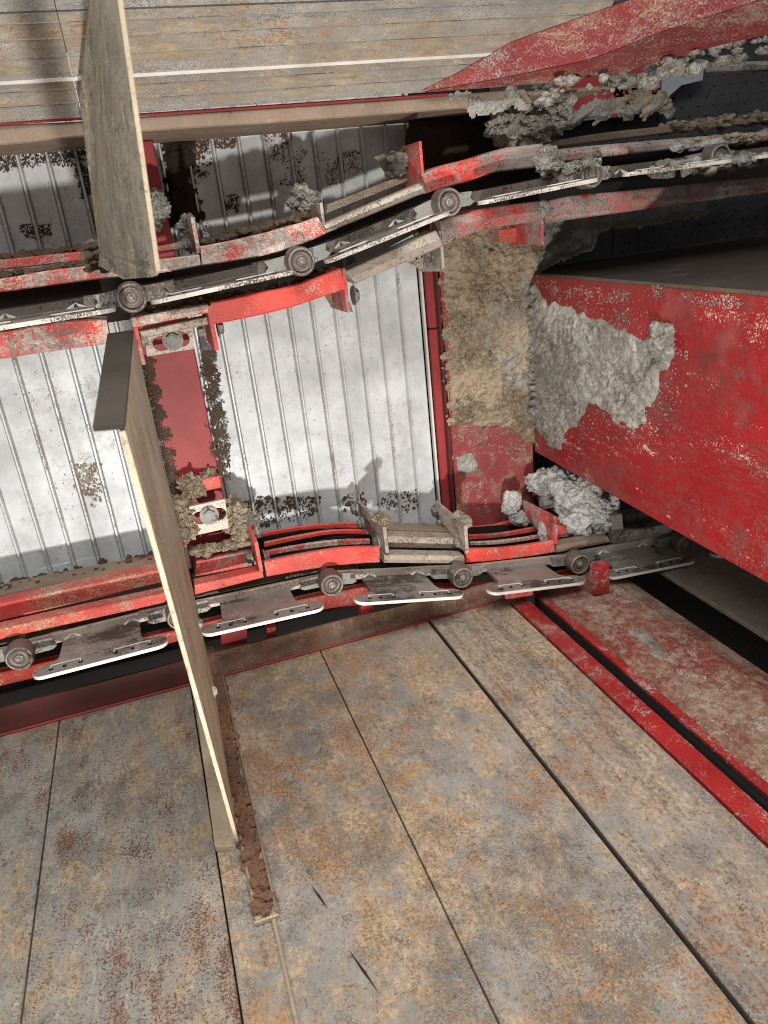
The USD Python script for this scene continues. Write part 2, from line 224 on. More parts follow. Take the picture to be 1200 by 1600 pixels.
def bar(top, bot, Y, depth, n=14, ridge=0.0, ch=0.002, jag=0.0, seed=0):
    """flat bar whose front face lies at Y between two pixel lines; swept along X"""
    t = np.array([onY(*p, Y) for p in top]); b = np.array([onY(*p, Y) for p in bot])
    x0t, x1t, x0b, x1b = t[:, 0].min(), t[:, 0].max(), b[:, 0].min(), b[:, 0].max()
    s = np.linspace(0, 1, n); xt = x0t + (x1t - x0t) * s; xb = x0b + (x1b - x0b) * s
    zt, zb = resample(t[:, [0, 2]], xt), resample(b[:, [0, 2]], xb)
    if jag: zt = zt + jag * (fbm(np.stack([xt * 70, xt * 0 + seed, xt * 0], 1)) - 0.5)
    xm = (xt + xb) / 2; zm = (zt + zb) / 2
    rows = [(xt, Y + ch, zt), (xt, Y + depth, zt), (xb, Y + depth, zb), (xb, Y + ch, zb), (xb, Y, zb + ch)]
    if ridge: rows.append((xm, Y - ridge, zm))
    rows.append((xt, Y, zt - ch))
    k = len(rows)
    v = np.stack([np.stack([np.broadcast_to(np.asarray(c, float), (n,)) for c in r], 1) for r in rows], 1).reshape(-1, 3)
    f = []
    for i in range(n - 1):
        for j in range(k):
            a, b_, c, d = i * k + j, i * k + (j + 1) % k, (i + 1) * k + j, (i + 1) * k + (j + 1) % k
            f += [[a, b_, c], [b_, d, c]]
    for j in range(1, k - 1): f += [[0, j + 1, j], [(n - 1) * k, (n - 1) * k + j, (n - 1) * k + j + 1]]
    m = trimesh.Trimesh(v, f, process=False)
    if m.volume < 0: m.invert()
    return m
def clump(c, r, seed=0, sub=5, rough=0.5, freq=1.0, flat=1.0):
    m = trimesh.creation.icosphere(subdivisions=sub, radius=1.0)
    r = np.broadcast_to(np.asarray(r, float), 3); p = m.vertices
    d = 1 + rough * (fbm(p * 1.6 * freq + seed * 3.7, 3, seed) - 0.5) * 2 + rough * 0.32 * (fbm(p * 6 * freq + seed, 4, seed + 5) - 0.5) * 2 + (rough * 0.16 * (fbm(p * 17 * freq + seed, 3, seed + 8) - 0.5) * 2 if sub >= 4 else 0)
    m.vertices = p * d[:, None] * r + np.asarray(c); return m
def patch(poly_px, plane, normal, height, res=0.005, seed=0, edge=0.012, freq=60, power=0.6, jag=0.010, crack=0.0):
    """rough crust on a plane: plane(px) -> point; outline from pixel points, ragged; height in metres along normal"""
    pts = np.array([plane(*p) for p in poly_px]); o = pts.mean(0); n = np.asarray(normal, float)
    u = np.cross(n, [0, 0, 1.0]) if abs(n[2]) < 0.9 else np.array([1.0, 0, 0]); u /= np.linalg.norm(u); v = np.cross(n, u)
    q = np.stack([(pts - o) @ u, (pts - o) @ v], 1); pg = Polygon(q).buffer(0)
    x0, y0, x1, y1 = pg.bounds; gx = np.arange(x0 - 0.02, x1 + 0.02, res); gy = np.arange(y0 - 0.02, y1 + 0.02, res)
    X, Yg = np.meshgrid(gx, gy, indexing='ij'); P = spoints(X.ravel(), Yg.ravel())
    inside = contains_xy(pg, X.ravel(), Yg.ravel()); d = sdist(P, pg.boundary) * np.where(inside, 1, -1)
    W = o + X.ravel()[:, None] * u + Yg.ravel()[:, None] * v
    d = d + jag * 2 * (fbm(W * 45 + seed, 4, seed) - 0.5)
    cov = np.clip(d / edge, 0, 1) ** power
    big = fbm(W * 14 + seed * 1.3, 3, seed + 1); fine = fbm(W * freq + seed * 2.1, 4, seed + 2); lump = 1 - np.abs(2 * fbm(W * freq * 0.55 + seed, 3, seed + 9) - 1)
    gr = fbm(W * 260 + seed, 3, seed + 13)
    h = cov * height * (0.25 + 0.75 * big + 0.9 * (fine - 0.5) + 0.75 * (lump - 0.62) + 0.8 * (gr - 0.5) - 0.5 * np.clip(0.16 - np.abs(fbm(W * 38 + seed * 5, 3, seed + 21) - 0.5), 0, 1) / 0.16 * (fbm(W * 11 + seed, 2, seed + 31) > 0.5))
    h = np.where(cov > 0, np.maximum(h, 0.0006), -0.002)
    V = W + h[:, None] * n; nx, ny = X.shape; idx = np.arange(nx * ny).reshape(nx, ny)
    a, b, c, e = idx[:-1, :-1].ravel(), idx[1:, :-1].ravel(), idx[1:, 1:].ravel(), idx[:-1, 1:].ravel()
    f = np.vstack([np.stack([a, b, c], 1), np.stack([a, c, e], 1)]); f = f[(d[f] > -res * 1.2).any(1)]
    m = trimesh.Trimesh(V, f, process=False); m.remove_unreferenced_vertices()
    if (m.face_normals @ n).sum() < 0: m.invert()
    return m
def crumbs(pts, r0, r1, seed):
    g = np.random.default_rng(seed); ms = []
    for i, p in enumerate(pts):
        r = r0 + (r1 - r0) * g.random() ** 1.8; ms.append(clump(p, (r * g.uniform(.8, 1.3), r * g.uniform(.8, 1.2), r * g.uniform(.5, .9)), seed + i, sub=2, rough=0.7))
    return cat(*ms)
def speckle(poly_px, plane, normal, n, r0, r1, seed, freq=22, thr=0.5):
    g = np.random.default_rng(seed); pg = Polygon(poly_px).buffer(0); x0, y0, x1, y1 = pg.bounds; nn = np.asarray(normal, float); out = []
    base = trimesh.creation.icosphere(subdivisions=1)
    n = int(n * 1.7); r1 = r1 * 0.5; r0 = r0 * 0.7
    for k in range(n * 30):
        if len(out) >= n: break
        x, y = g.uniform(x0, x1), g.uniform(y0, y1); P = Point(x, y); d = pg.boundary.distance(P)
        if not pg.contains(P): d = -d
        w = plane(x, y)
        if fbm(w * freq + seed, 3, seed) + (d * 0.006 if d > 0 else d * 0.03) < thr + 0.06 * g.normal(): continue
        r = r0 + (r1 - r0) * g.random() ** 2.5; m = base.copy()
        v = m.vertices * r * (1 + 0.45 * (g.random((len(m.vertices), 1)) - 0.5)) * g.uniform(0.6, 1.4, 3)
        v = v - nn * (v @ nn)[:, None] * 0.55
        m.vertices = v + w + nn * r * 0.2; out.append(m)
    return cat(*out)
def strip_soil(px, Y0, Y1, n, r0, r1, seed, zj=0.004):
    """a ridge of crumbs lying along a pixel line"""
    g = np.random.default_rng(seed); px = np.array(px, float); s = np.r_[0, np.cumsum(np.hypot(*np.diff(px, axis=0).T))]
    out = []
    for k in range(n):
        t = g.uniform(0, s[-1]); x, y = np.interp(t, s, px[:, 0]), np.interp(t, s, px[:, 1]); Y = g.uniform(Y0, Y1)
        p = onY(x, y, Y0); p = np.array([p[0], Y, p[2] + g.uniform(-zj, zj * 0.5)]); out.append(p)
    return crumbs(out, r0, r1, seed)

# ================================================================== THE LARGE STRUCTURE
WY, ZF = 1.55, -0.79
# ribbed back wall
w = Thing('ribbed_wall', 'pale galvanised sheet wall with vertical ribs behind both chains', 'wall')
P_, RX = 0.0483, -0.238
for k in range(-9, 18):
    x0 = RX + P_ * k
    if x0 + P_ > 0.60: break
    w.part('wall_panel', cbox((x0 + 0.0042, WY, -0.95), (x0 + P_ - 0.0042, WY + 0.004, 0.30), 0.0012), 'galvanised')
    w.part('wall_rib', hull([(x0 - 0.0045, WY + 0.004, -0.95), (x0 + 0.0045, WY + 0.004, -0.95), (x0 - 0.0015, WY - 0.0080, -0.95), (x0 + 0.0015, WY - 0.0080, -0.95), (x0 - 0.0045, WY + 0.004, 0.30), (x0 + 0.0045, WY + 0.004, 0.30), (x0 - 0.0015, WY - 0.0080, 0.30), (x0 + 0.0015, WY - 0.0080, 0.30)]), 'galvanised_rib')
w.part('wall_trim', cbox((0.583, WY - 0.010, -0.95), (0.5875, WY + 0.004, 0.30), 0.001), 'steel_cut', label='bright cut edge at the right end of the ribbed wall')
w.done()
# lower deck
dk = Thing('lower_deck', 'rust-blotched steel plate deck below the lower chain', 'deck')
seams = [(-1.6, -0.76), (-0.76, -0.29), (-0.29, -0.056), (-0.056, 0.197), (0.197, 0.427), (0.431, 0.604)]
for i, (a, b) in enumerate(seams):
    g = 0.0012 if i < 4 else 0.0012
    dk.part('deck_plate', cbox((a + g, 0.35, ZF - 0.012), (b - g, 1.246, ZF + (0.0015 if i == 5 else 0)), 0.001), ['deck_steel', 'deck_steel', 'deck_steel', 'deck_steel_tan', 'deck_steel_tan', 'deck_steel_sand'][i])
    dk.part('underlay', cbox((a - 0.02 + 0.0003 * i, 0.35, ZF - 0.030), (b + 0.02 - 0.0003 * i, 1.24 - 0.001 * i, ZF - 0.0155 - 0.0006 * i), 0.001), 'black_void')
dk.part('edge_strip', quadplate([(-1.6, 1.250, ZF), (-0.021, 1.250, ZF), (-0.021, 1.262, ZF + 0.046), (-1.6, 1.262, ZF + 0.046)], 0.005, (0, 1, 0)), 'red_dark', label='dark red edge strip along the back of the deck')
dk.part('edge_strip', quadplate([(-0.019, 1.250, ZF), (0.605, 1.250, ZF - 0.004), (0.605, 1.262, ZF + 0.040), (-0.019, 1.262, ZF + 0.046)], 0.005, (0, 1, 0)), 'dusty_strip', label='dust-covered edge strip right of the tall flight')
dk.part('edge_lip', cbox((-1.6, 1.2445, ZF + 0.0005), (0.604, 1.2492, ZF + 0.0045), 0.001), 'red_flat')
dk.part('seam_shade_fill', cbox((0.4272, 0.355, ZF - 0.010), (0.4305, 1.246, ZF + 0.0004), 0.0003), 'black_void')  # black filler strip standing in for the shade inside the seam
# score marks and raised seams on the deck
for (p, q) in [((487, 1385), (512, 1420)), ((545, 1485), (592, 1552))]:
    a, b = onZ(*p, ZF), onZ(*q, ZF); d = (b - a) / np.linalg.norm(b - a); nrm = np.array([-d[1], d[0], 0]) * 0.0013
    dk.part('gouge', quadplate([a + [0, 0, .0005], (a + b) / 2 + nrm + [0, 0, .0005], b + [0, 0, .0005], (a + b) / 2 - nrm + [0, 0, .0005]], 0.0012, (0, 0, 1)), 'black_void')
dk.done()
# red channel and plates right of the deck
ch = Thing('red_channel', 'long red steel channel with a dark slot on the right side of the deck', 'channel')
ch.part('flange', cbox((0.606, 0.35, ZF - 0.01), (0.643, 1.235, ZF + 0.006), 0.002), 'red_deep')
ch.part('slot_bottom', cbox((0.6435, 0.35, ZF - 0.09), (0.6675, 1.235, ZF - 0.085), 0.002), 'black_void')  # slot bottom and side coloured near black in place of shade
ch.part('slot_side', cbox((0.6680, 0.35, ZF - 0.09), (0.6700, 1.24, ZF - 0.006), 0.0005), 'black_void')
ch.part('lip', cbox((0.6685, 0.35, ZF - 0.005), (0.6850, 1.24, ZF + 0.002), 0.001), 'red_deep')
ch.done()
sp = Thing('red_brown_plate', 'red-brown muddy floor plate between the dark slot and the black gap', 'floor plate')
sp.part('plate', cbox((0.6865, 0.35, ZF - 0.01), (0.84, 1.27, ZF + 0.002), 0.002), 'red_brown')
sp.part('side_strip', quadplate([(0.841, 0.35, ZF + 0.001), (0.841, 1.27, ZF + 0.001), (0.885, 1.27, ZF - 0.012), (0.885, 0.35, ZF - 0.012)], 0.006, (0, 0, -1)), 'red_brown')
sp.done()
lone('muddy_floor_plate', cbox((0.955, 0.35, ZF - 0.012), (2.4, 1.42, ZF + 0.0), 0.003), 'muddy_plate', 'grey mud-streaked plate under the big red panel at far right', 'floor plate')
lone('under_sheet', cbox((-2.2, 0.0, -1.02), (3.0, 1.9, -1.0), 0.003), 'black_void', 'added black sheet closing off the space under the deck', 'pan', kind='structure')  # added black plane that keeps sky light out from below
# upper pan: leaning steel panels above the upper chain
up = Thing('upper_pan', 'leaning tan and grey steel pan with a bright bent edge along the top', 'pan')
prof = [(1.252, 0.162), (1.205, 0.203), (1.130, 0.262), (1.06, 0.33), (0.95, 0.44)]
names = ['lower_panel', 'middle_panel', 'upper_panel', 'top_panel']
for i, nme in enumerate(names):
    (ya, za), (yb, zb) = prof[i], prof[i + 1]; g = 0.0016
    d = np.array([yb - ya, zb - za]); d /= np.hypot(*d)
    a = np.array([ya, za]) + d * g; b = np.array([yb, zb]) - d * g
    for (xa, xb) in [(-1.2, -0.0165), (-0.0155, [0.64, 0.78, 0.92, 1.05][i])]:
        up.part(nme, quadplate([(xa, a[0], a[1]), (xb, a[0], a[1]), (xb, b[0], b[1]), (xa, b[0], b[1])], 0.004, (0, d[1], -d[0])), 'ceiling_steel')
up.part('bent_edge_glint', hull([(x, 1.205 + dy, 0.203 + dz) for x in (-1.2, 0.62) for dy, dz in ((-0.003, 0.0005), (0.0005, -0.003), (0.003, 0.003), (0.0, 0.001))]), 'steel_cut', label='bend line of the pan with a light glint put into its colour')  # bright colour stands in for the glint of light along the bend
for t in (0.35, 0.62, 0.85):
    y, z = 1.205 + (1.130 - 1.205) * t, 0.203 + (0.262 - 0.203) * t
    up.part('groove', rod((-1.2, y, z - 0.0003), (0.8, y, z + 0.0003), 0.0006, 6), 'steel_dark')
for t in (0.4, 0.75):
    y, z = 1.252 + (1.205 - 1.252) * t, 0.162 + (0.203 - 0.162) * t
    up.part('groove', rod((-1.2, y, z), (0.8, y, z), 0.0006, 6), 'steel_dark')
up.done()
ld = Thing('ledge_angle', 'brown dust-caked angle rail running under the upper pan', 'angle rail')
ld.part('face', bar([(-60, 198), (0, 195), (125, 189), (207, 183), (600, 156), (820, 139)], [(-60, 231), (0, 227), (125, 214), (215, 206), (440, 191), (600, 179), (830, 160)], 1.262, 0.006, n=60, jag=0.0), 'brown_ledge')
ld.part('shelf', cbox((-1.2, 1.268, 0.150), (0.86, WY - 0.008, 0.156), 0.002), 'brown_ledge')
ld.part('red_edge', bar([(-60, 194), (600, 151), (700, 144)], [(-60, 199), (600, 156), (700, 149)], 1.256, 0.004, n=20), 'red_flat')
ld.done()
# red post
po = Thing('red_post', 'upright red steel post standing against the ribbed wall', 'post')
po.part('face', cbox((-0.008, 1.470, -0.78), (0.086, 1.476, 0.149), 0.002), 'red_flat')
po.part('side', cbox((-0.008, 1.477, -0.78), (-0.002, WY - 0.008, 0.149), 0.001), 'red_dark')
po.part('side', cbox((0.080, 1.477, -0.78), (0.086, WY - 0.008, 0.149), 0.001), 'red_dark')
po.done()
cp = Thing('corner_post', 'narrow dark red strip post at the right end of the ribbed wall', 'post')
cp.part('lower_strip', cbox((0.590, 1.530, -0.95), (0.640, 1.545, -0.254), 0.002), 'red_flat')
cp.part('upper_strip', cbox((0.590, 1.530, -0.252), (0.640, 1.545, 0.148), 0.002), 'red_flat')
cp.done()
# corner column and big red panel
co = Thing('corner_column', 'red box column in the corner, half buried under crusted mud', 'column')
co.part('front', cbox((0.612, 1.500, -0.95), (0.817, 1.508, 0.146), 0.002), 'red_muddy')
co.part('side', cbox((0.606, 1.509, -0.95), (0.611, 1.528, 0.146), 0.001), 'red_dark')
co.done()
rp = Thing('red_side_panel', 'big glossy red box panel with scraped paint at right', 'panel')
rp.part('side_sheet', quadplate([(0.820, 1.499, -0.168), (0.820, 0.30, -0.166), (0.820, 0.30, -0.60), (0.820, 1.499, -0.570)], 0.006, (1, 0, 0)), 'red_panel')
rp.part('top_sheet', cbox((0.8265, 0.30, -0.176), (2.2, 1.64, -0.170), 0.001), 'shaded_top_sheet', label='top sheet of the red box with shade put into its dark brown colour')
rp.part('top_edge', quadplate([(0.8195, 1.498, -0.1675), (0.8195, 0.30, -0.1655), (0.8255, 0.30, -0.1625), (0.8255, 1.498, -0.1645)], 0.0022, (0, 0, 1)), 'soil_brown')
rp.done()
dw = Thing('dark_back_wall', 'dark dimpled wall behind the rails at the far right', 'wall')
for i, (xa, xb) in enumerate([(0.8185, 1.13), (1.132, 1.60), (1.602, 2.4), (2.402, 3.2)]):
    dw.part('dark_panel', cbox((xa, 1.650, -1.0), (xb, 1.656, 0.55), 0.002), 'dark_rubber')
dm = []
for i in range(14):
    for j in range(28):
        x, z = 1.16 + 0.045 * i + (0.022 if j % 2 else 0), -0.16 + 0.0205 * j
        dm.append(clump((x, 1.650, z), (0.005, 0.004, 0.005), i * 30 + j, sub=1, rough=0.3))
dw.part('dimples', cat(*dm), 'dark_rubber', kind='stuff', smooth=True)
dw.done()
lone('back_closure', cbox((-2.2, 1.66, -1.0), (3.2, 1.67, 0.9), 0.003), 'black_void', 'added black sheet far behind the machine parts, shutting out sky light', 'sheet', kind='structure')  # added so that sky light does not show through the gaps
lone('shadow_sheet', quadplate([(-1.6, 1.44, -1.0), (0.95, 1.44, -1.0), (0.95, 1.44, -0.755), (0.30, 1.44, -0.645), (-1.6, 1.44, -0.632)], 0.004, (0, 1, 0)), 'black_void', 'added black sheet standing in for shade behind the lower chain', 'sheet')  # added sheet, coloured black in place of the unlit gap
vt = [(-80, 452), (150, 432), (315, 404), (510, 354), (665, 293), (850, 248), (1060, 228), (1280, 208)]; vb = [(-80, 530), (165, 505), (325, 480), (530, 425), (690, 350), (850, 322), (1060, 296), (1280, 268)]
lone('shadow_sheet', bar(vt, vb, 1.46, 0.004, n=40), 'black_void', 'added black sheet standing in for shade behind the upper chain', 'sheet')  # added sheet: black for the unlit gap, also makes the wall shadow solid
lone('top_closure', cbox((-2.2, 1.27, 0.60), (3.2, 1.66, 0.61), 0.003), 'black_void', 'added black sheet above the upper chain, shutting out sky light', 'sheet', kind='structure')  # added blocker against sky light from above
lone('right_closure', cbox((3.2, 0.0, -1.0), (3.21, 1.66, 0.9), 0.003), 'black_void', 'added black sheet at the far right, shutting out sky light', 'sheet', kind='structure')  # added blocker against sky light from the right
# red tapering chute at the top right
tc = Thing('red_chute', 'red tapering chute sheet streaked with dust at the top right corner', 'chute')
def on_pan(x, y, off=0.004):
    d = ray(x, y)
    for (ya, za), (yb, zb) in zip(prof[:-1], prof[1:]):
        k = (zb - za) / (yb - ya); Y = (za - k * ya) / (d[2] / d[1] - k)
        if yb - 1e-6 <= Y <= ya + 1e-6: return d * ((Y - off) / d[1])
    return d * (1.0 / d[1])
A = [on_pan(660, 142), on_pan(720, 112), on_pan(800, 66), on_pan(985, 0), on_pan(1120, -60)]
C = [on_pan(665, 142.5, .005), on_pan(780, 122, .02), on_pan(920, 93, .03), on_pan(1040, 47, .03), on_pan(1200, -5, .03)]
B = [on_pan(670, 144, .005), onY(850, 130, 1.24), onY(960, 116, 1.235), onY(1110, 74, 1.20), onY(1260, 40, 1.16)]
def ruled(a, b, t, n):
    a, b = np.array(a), np.array(b); k = len(a); nn = np.asarray(n) * t
    v = np.vstack([a, b, a + nn, b + nn]); f = []
    for i in range(k - 1):
        f += [[i, i + 1, k + i], [i + 1, k + i + 1, k + i], [2 * k + i, 3 * k + i, 2 * k + i + 1], [2 * k + i + 1, 3 * k + i, 3 * k + i + 1]]
        f += [[i, 2 * k + i, i + 1], [i + 1, 2 * k + i, 2 * k + i + 1], [k + i, k + i + 1, 3 * k + i], [k + i + 1, 3 * k + i + 1, 3 * k + i]]
    for e in (0, k - 1): f += [[e, k + e, 2 * k + e], [k + e, 3 * k + e, 2 * k + e]]
    m = trimesh.Trimesh(v, f, process=False); m.fix_normals(); return m
tc.part('upper_sheet', ruled(A, C, 0.005, (0, 1, 0.2)), 'chute_red')
tc.part('lower_sheet', ruled(np.array(C) + [0, 0.0005, -0.001], B, 0.005, (0, 1, 0.2)), 'chute_red')
tc.done()
br = Thing('back_plate', 'red plate with peeling grey patches behind the upper rails at right', 'plate')
br.part('plate', quadplate([onY(x, y, 1.6) for x, y in [(852, 118), (1045, 90), (1048, 172), (858, 196)]], 0.006, (0, 1, 0)), 'red_flat')
for poly in ([(955, 130), (1000, 115), (1005, 125), (975, 140)], [(1010, 118), (1030, 115), (1030, 138), (1015, 135)], [(1035, 120), (1060, 98), (1100, 100), (1098, 125), (1065, 133), (1040, 155), (1033, 150)]):
    br.part('grey_patch', quadplate([onY(x, y, 1.597) for x, y in poly], 0.002, (0, 1, 0)), 'grey_paint')
br.done()
lone('steel_bar', bar([(1112, 97), (1260, 93)], [(1112, 111), (1260, 108)], 1.38, 0.02, ridge=0.003), 'steel_dark', 'grey steel bar at the right edge above the upper rails', 'bar')

# ================================================================== RAILS
UG, LG = 'guide rails of the upper chain', 'guide rails of the lower chain'
def rail(label, bars, group, plates=(), bolts=(), name='guide_rail'):
    t = Thing(name, label, 'guide rail', group)
    for nm, top, bot, Y, dep, mat, *o in bars: t.part(nm, bar(top, bot, Y, dep, ridge=(o[0] if o else 0.0), n=24), mat)
    for nm, pts, th, mat in plates: t.part(nm, quadplate(pts, th, (1, 0, 0)), mat)
    for px, Y, ax, *rr in bolts: t.part('bolt', hexhead(onY(*px, Y), ax, *(rr or [])), 'bolt_zinc')
    return t.done()
def yz(x, y0, y1, z0, z1): return [(x, y0, z0), (x, y1, z0), (x, y1, z1), (x, y0, z1)]
FY, BY = 1.30, 1.375
def X_(px, py, Y=FY): return onY(px, py, Y)[0]
def Z_(px, py, Y=FY): return onY(px, py, Y)[2]
# --- above the upper chain
rail('chipped red and white double rail left of the hanging upper flight', [
    ('front_bar', [(-60, 442), (0, 436), (82, 422), (157, 414), (247, 406), (311, 398)], [(-60, 464), (0, 457), (157, 436), (247, 427), (314, 415)], FY, 0.03, 'red_chipped'),
    ('back_bar', [(-60, 412), (0, 406), (137, 392), (241, 386), (296, 374)], [(-60, 428), (0, 422), (137, 407), (242, 395), (305, 387)], BY, 0.03, 'red_worn')], UG,
    plates=[('end_plate', yz(X_(305, 390, 1.33), 1.305, 1.42, Z_(300, 396, 1.33), Z_(300, 340, 1.33)), 0.006, 'red_worn')],
    bolts=[((296, 381), 1.345, (-1, 0, 0)), ((318, 374), 1.345, (1, 0, 0))])
rail('tall red rail with white worn patches just right of the upper flight', [
    ('front_bar', [(313, 385), (400, 367), (497, 339)], [(316, 415), (415, 399), (460, 386), (511, 364)], FY, 0.05, 'red_chipped')], UG,
    plates=[('end_plate', yz(X_(506, 350) - 0.002, 1.303, 1.40, Z_(500, 362), Z_(490, 318)), 0.005, 'steel_bare')])
rail('bare steel double rail climbing between two mud-caked brackets above the chain', [
    ('front_bar', [(506, 350), (657, 286)], [(511, 364), (664, 301.5)], FY, 0.03, 'steel_bare', 0.002),
    ('back_bar', [(512, 320), (632, 273)], [(510, 335), (640, 283)], BY, 0.03, 'steel_bare')], UG,
    plates=[('end_plate', yz(X_(660, 285), 1.302, 1.41, Z_(664, 302), Z_(640, 222)), 0.005, 'red_worn')])
rail('curved grey rail with red paint spots above the dark chain at the bend', [
    ('front_bar', [(659, 273), (680, 262), (740, 246), (800, 229), (848, 224)], [(666, 302), (680, 298), (735, 282), (785, 267), (846, 260)], FY, 0.05, 'steel_red_flecks', 0.005)], UG)
rail('grey double rail with red flecks running off the right edge above the chain', [
    ('front_bar', [(850, 236), (900, 230), (1060, 216), (1260, 200)], [(850, 258), (900, 250), (1050, 233), (1260, 214)], FY, 0.03, 'steel_red_flecks', 0.002),
    ('back_bar', [(852, 222), (980, 203), (1070, 194), (1260, 172)], [(852, 231), (980, 216), (1075, 204), (1260, 184)], BY, 0.03, 'brown_ledge')], UG)
# --- below the upper chain
rail('pale red rail end above the left bay of the bright ribbed wall', [
    ('front_bar', [(-60, 529), (0, 519), (100, 502), (166, 500)], [(-60, 572), (0, 561), (173, 537)], FY, 0.06, 'red_chipped', 0.004)], UG)
rail('short red and cream rail over the slotted bracket on the red post', [
    ('front_bar', [(203, 497), (325, 476)], [(206, 513), (325, 489)], FY, 0.04, 'red_chipped', 0.002),
    ('lower_bar', [(218, 517), (325, 494)], [(224, 529), (326, 507)], 1.345, 0.03, 'steel_bare')], UG,
    plates=[('end_plate', yz(X_(205, 500), 1.300, 1.43, Z_(224, 570), Z_(203, 497)), 0.007, 'red_worn'),
            ('end_plate', yz(X_(327, 500), 1.300, 1.43, Z_(338, 548), Z_(326, 478)), 0.007, 'red_bright')],
    bolts=[((222, 530), 1.36, (1, 0, 0)), ((319, 518), 1.36, (-1, 0, 0)), ((340, 513), 1.36, (1, 0, 0))])
rail('bright red curved rail across the top of the middle wall bay', [
    ('front_bar', [(329, 473), (400, 459), (462, 445), (500, 432), (532, 419)], [(333, 507), (407, 492), (465, 477), (500, 465), (540, 452)], FY, 0.05, 'red_bright')], UG,
    plates=[('end_plate', yz(X_(536, 430), 1.302, 1.42, Z_(548, 488), Z_(534, 420)), 0.006, 'red_worn')],
    bolts=[((552, 462), 1.35, (1, 0, 0), 0.012)])
rail('bare steel rail climbing between brackets below the upper chain', [
    ('front_bar', [(539, 424), (682, 360)], [(556, 443), (690, 386)], FY, 0.05, 'steel_bare', 0.004)], UG,
    plates=[('end_plate', [(X_(688, 370) , y, z) for y, z in [(1.302, Z_(697, 420)), (1.38, Z_(655, 424)), (1.42, Z_(655, 390)), (1.302, Z_(686, 360))]], 0.005, 'steel_bare')],
    bolts=[((672, 398), 1.33, (-1, 0, 0), 0.010)])
rail('curved grey rail with a ridge and few red spots below the chain bend', [
    ('front_bar', [(687, 345), (767, 324), (845, 314)], [(691, 386), (740, 365), (785, 354), (847, 345)], FY, 0.05, 'steel_red_flecks', 0.006),
    ('red_block', [(779, 358), (840, 353)], [(780, 378), (843, 380)], 1.40, 0.03, 'red_worn')], UG,
    plates=[('end_plate', yz(X_(846, 340), 1.302, 1.42, Z_(850, 382), Z_(846, 318)), 0.005, 'red_worn')])
rail('long grey rail speckled with red below the upper chain, leaving at right', [
    ('front_bar', [(850, 316), (900, 305), (980, 298), (1200, 275), (1260, 269)], [(852, 348), (900, 342), (980, 331), (1100, 315), (1200, 301), (1260, 292)], FY, 0.05, 'steel_red_flecks', 0.005)], UG)
# --- above the lower chain
rail('dusty red double rail along the lower left, passing behind the tall flight', [
    ('front_bar', [(-60, 999), (0, 984), (257, 927), (284, 921)], [(-60, 1015), (0, 1000), (262, 941), (286, 935)], FY, 0.03, 'red_dust'),
    ('back_bar', [(-60, 959), (0, 944), (250, 890), (284, 883)], [(-60, 986), (0, 971), (252, 911), (286, 903)], BY, 0.035, 'red_dust'),
    ('base_strip', [(-60, 943), (0, 929), (245, 880), (284, 872)], [(-60, 958), (0, 943.5), (250, 889.5), (284, 882)], 1.43, 0.05, 'brown_ledge')], LG)
rail('short red double rail between two upright plates right of the tall flight', [
    ('front_bar', [(304, 915), (410, 892)], [(305, 930), (412, 903)], FY, 0.03, 'red_bright'),
    ('back_bar', [(307, 878), (398, 861)], [(305, 902), (404, 883)], BY, 0.035, 'red_worn')], LG,
    plates=[('end_plate', yz(X_(295, 920), 1.298, 1.42, Z_(300, 936), Z_(290, 866)), 0.007, 'red_worn'), ('end_plate', yz(X_(404, 885), 1.298, 1.45, Z_(412, 892), Z_(404, 846)), 0.007, 'red_bright')],
    bolts=[((394, 872), 1.36, (-1, 0, 0)), ((413, 871), 1.36, (1, 0, 0))])
rail('red rail of four curved bars rising to the bare steel joint', [
    ('front_bar', [(413, 879), (505, 861), (593, 855)], [(417, 902), (505, 887), (593, 879)], FY, 0.010, 'red_bright'),
    ('rear_bar', [(415, 862), (494, 848), (578, 843)], [(415, 870), (494, 857), (578, 851)], 1.355, 0.006, 'red_chipped'),
    ('rear_bar', [(413, 848), (494, 832), (572, 828)], [(413, 856), (494, 839), (572, 836)], 1.40, 0.006, 'red_bright'),
    ('rear_bar', [(409, 833), (475, 822), (561, 818)], [(409, 840), (475, 829), (561, 825)], 1.45, 0.006, 'red_bright')], LG)
for pl, d in (([(400, 842), (470, 829), (565, 823), (600, 870), (600, 900), (400, 925)], 'added black sheet for shade behind the curved bars left of the clamp plates'), ([(722, 836), (780, 826), (845, 808), (880, 860), (880, 885), (722, 900)], 'added black sheet for shade behind the curved bars right of the clamp plates')):
    lone('shadow_sheet', quadplate([onY(x, y, 1.485) for x, y in pl], 0.004, (0, 1, 0)), 'black_void', d, 'sheet')  # added black sheets in place of shade between the curved bars
def bracket_plate(t, pf_top, pf_bot, pb_top, pb_bot, mat):
    x = X_(*pf_top, 1.296); zt, zb = Z_(*pf_top, 1.296), Z_(*pf_bot, 1.296)
    q0 = onX(*pb_top, x); q1 = onX(*pb_bot, x)
    return (t, [(x, 1.296, zb), (x, q1[1], q1[2]), (x, q0[1], q0[2]), (x, 1.296, zt)], 0.007, mat)
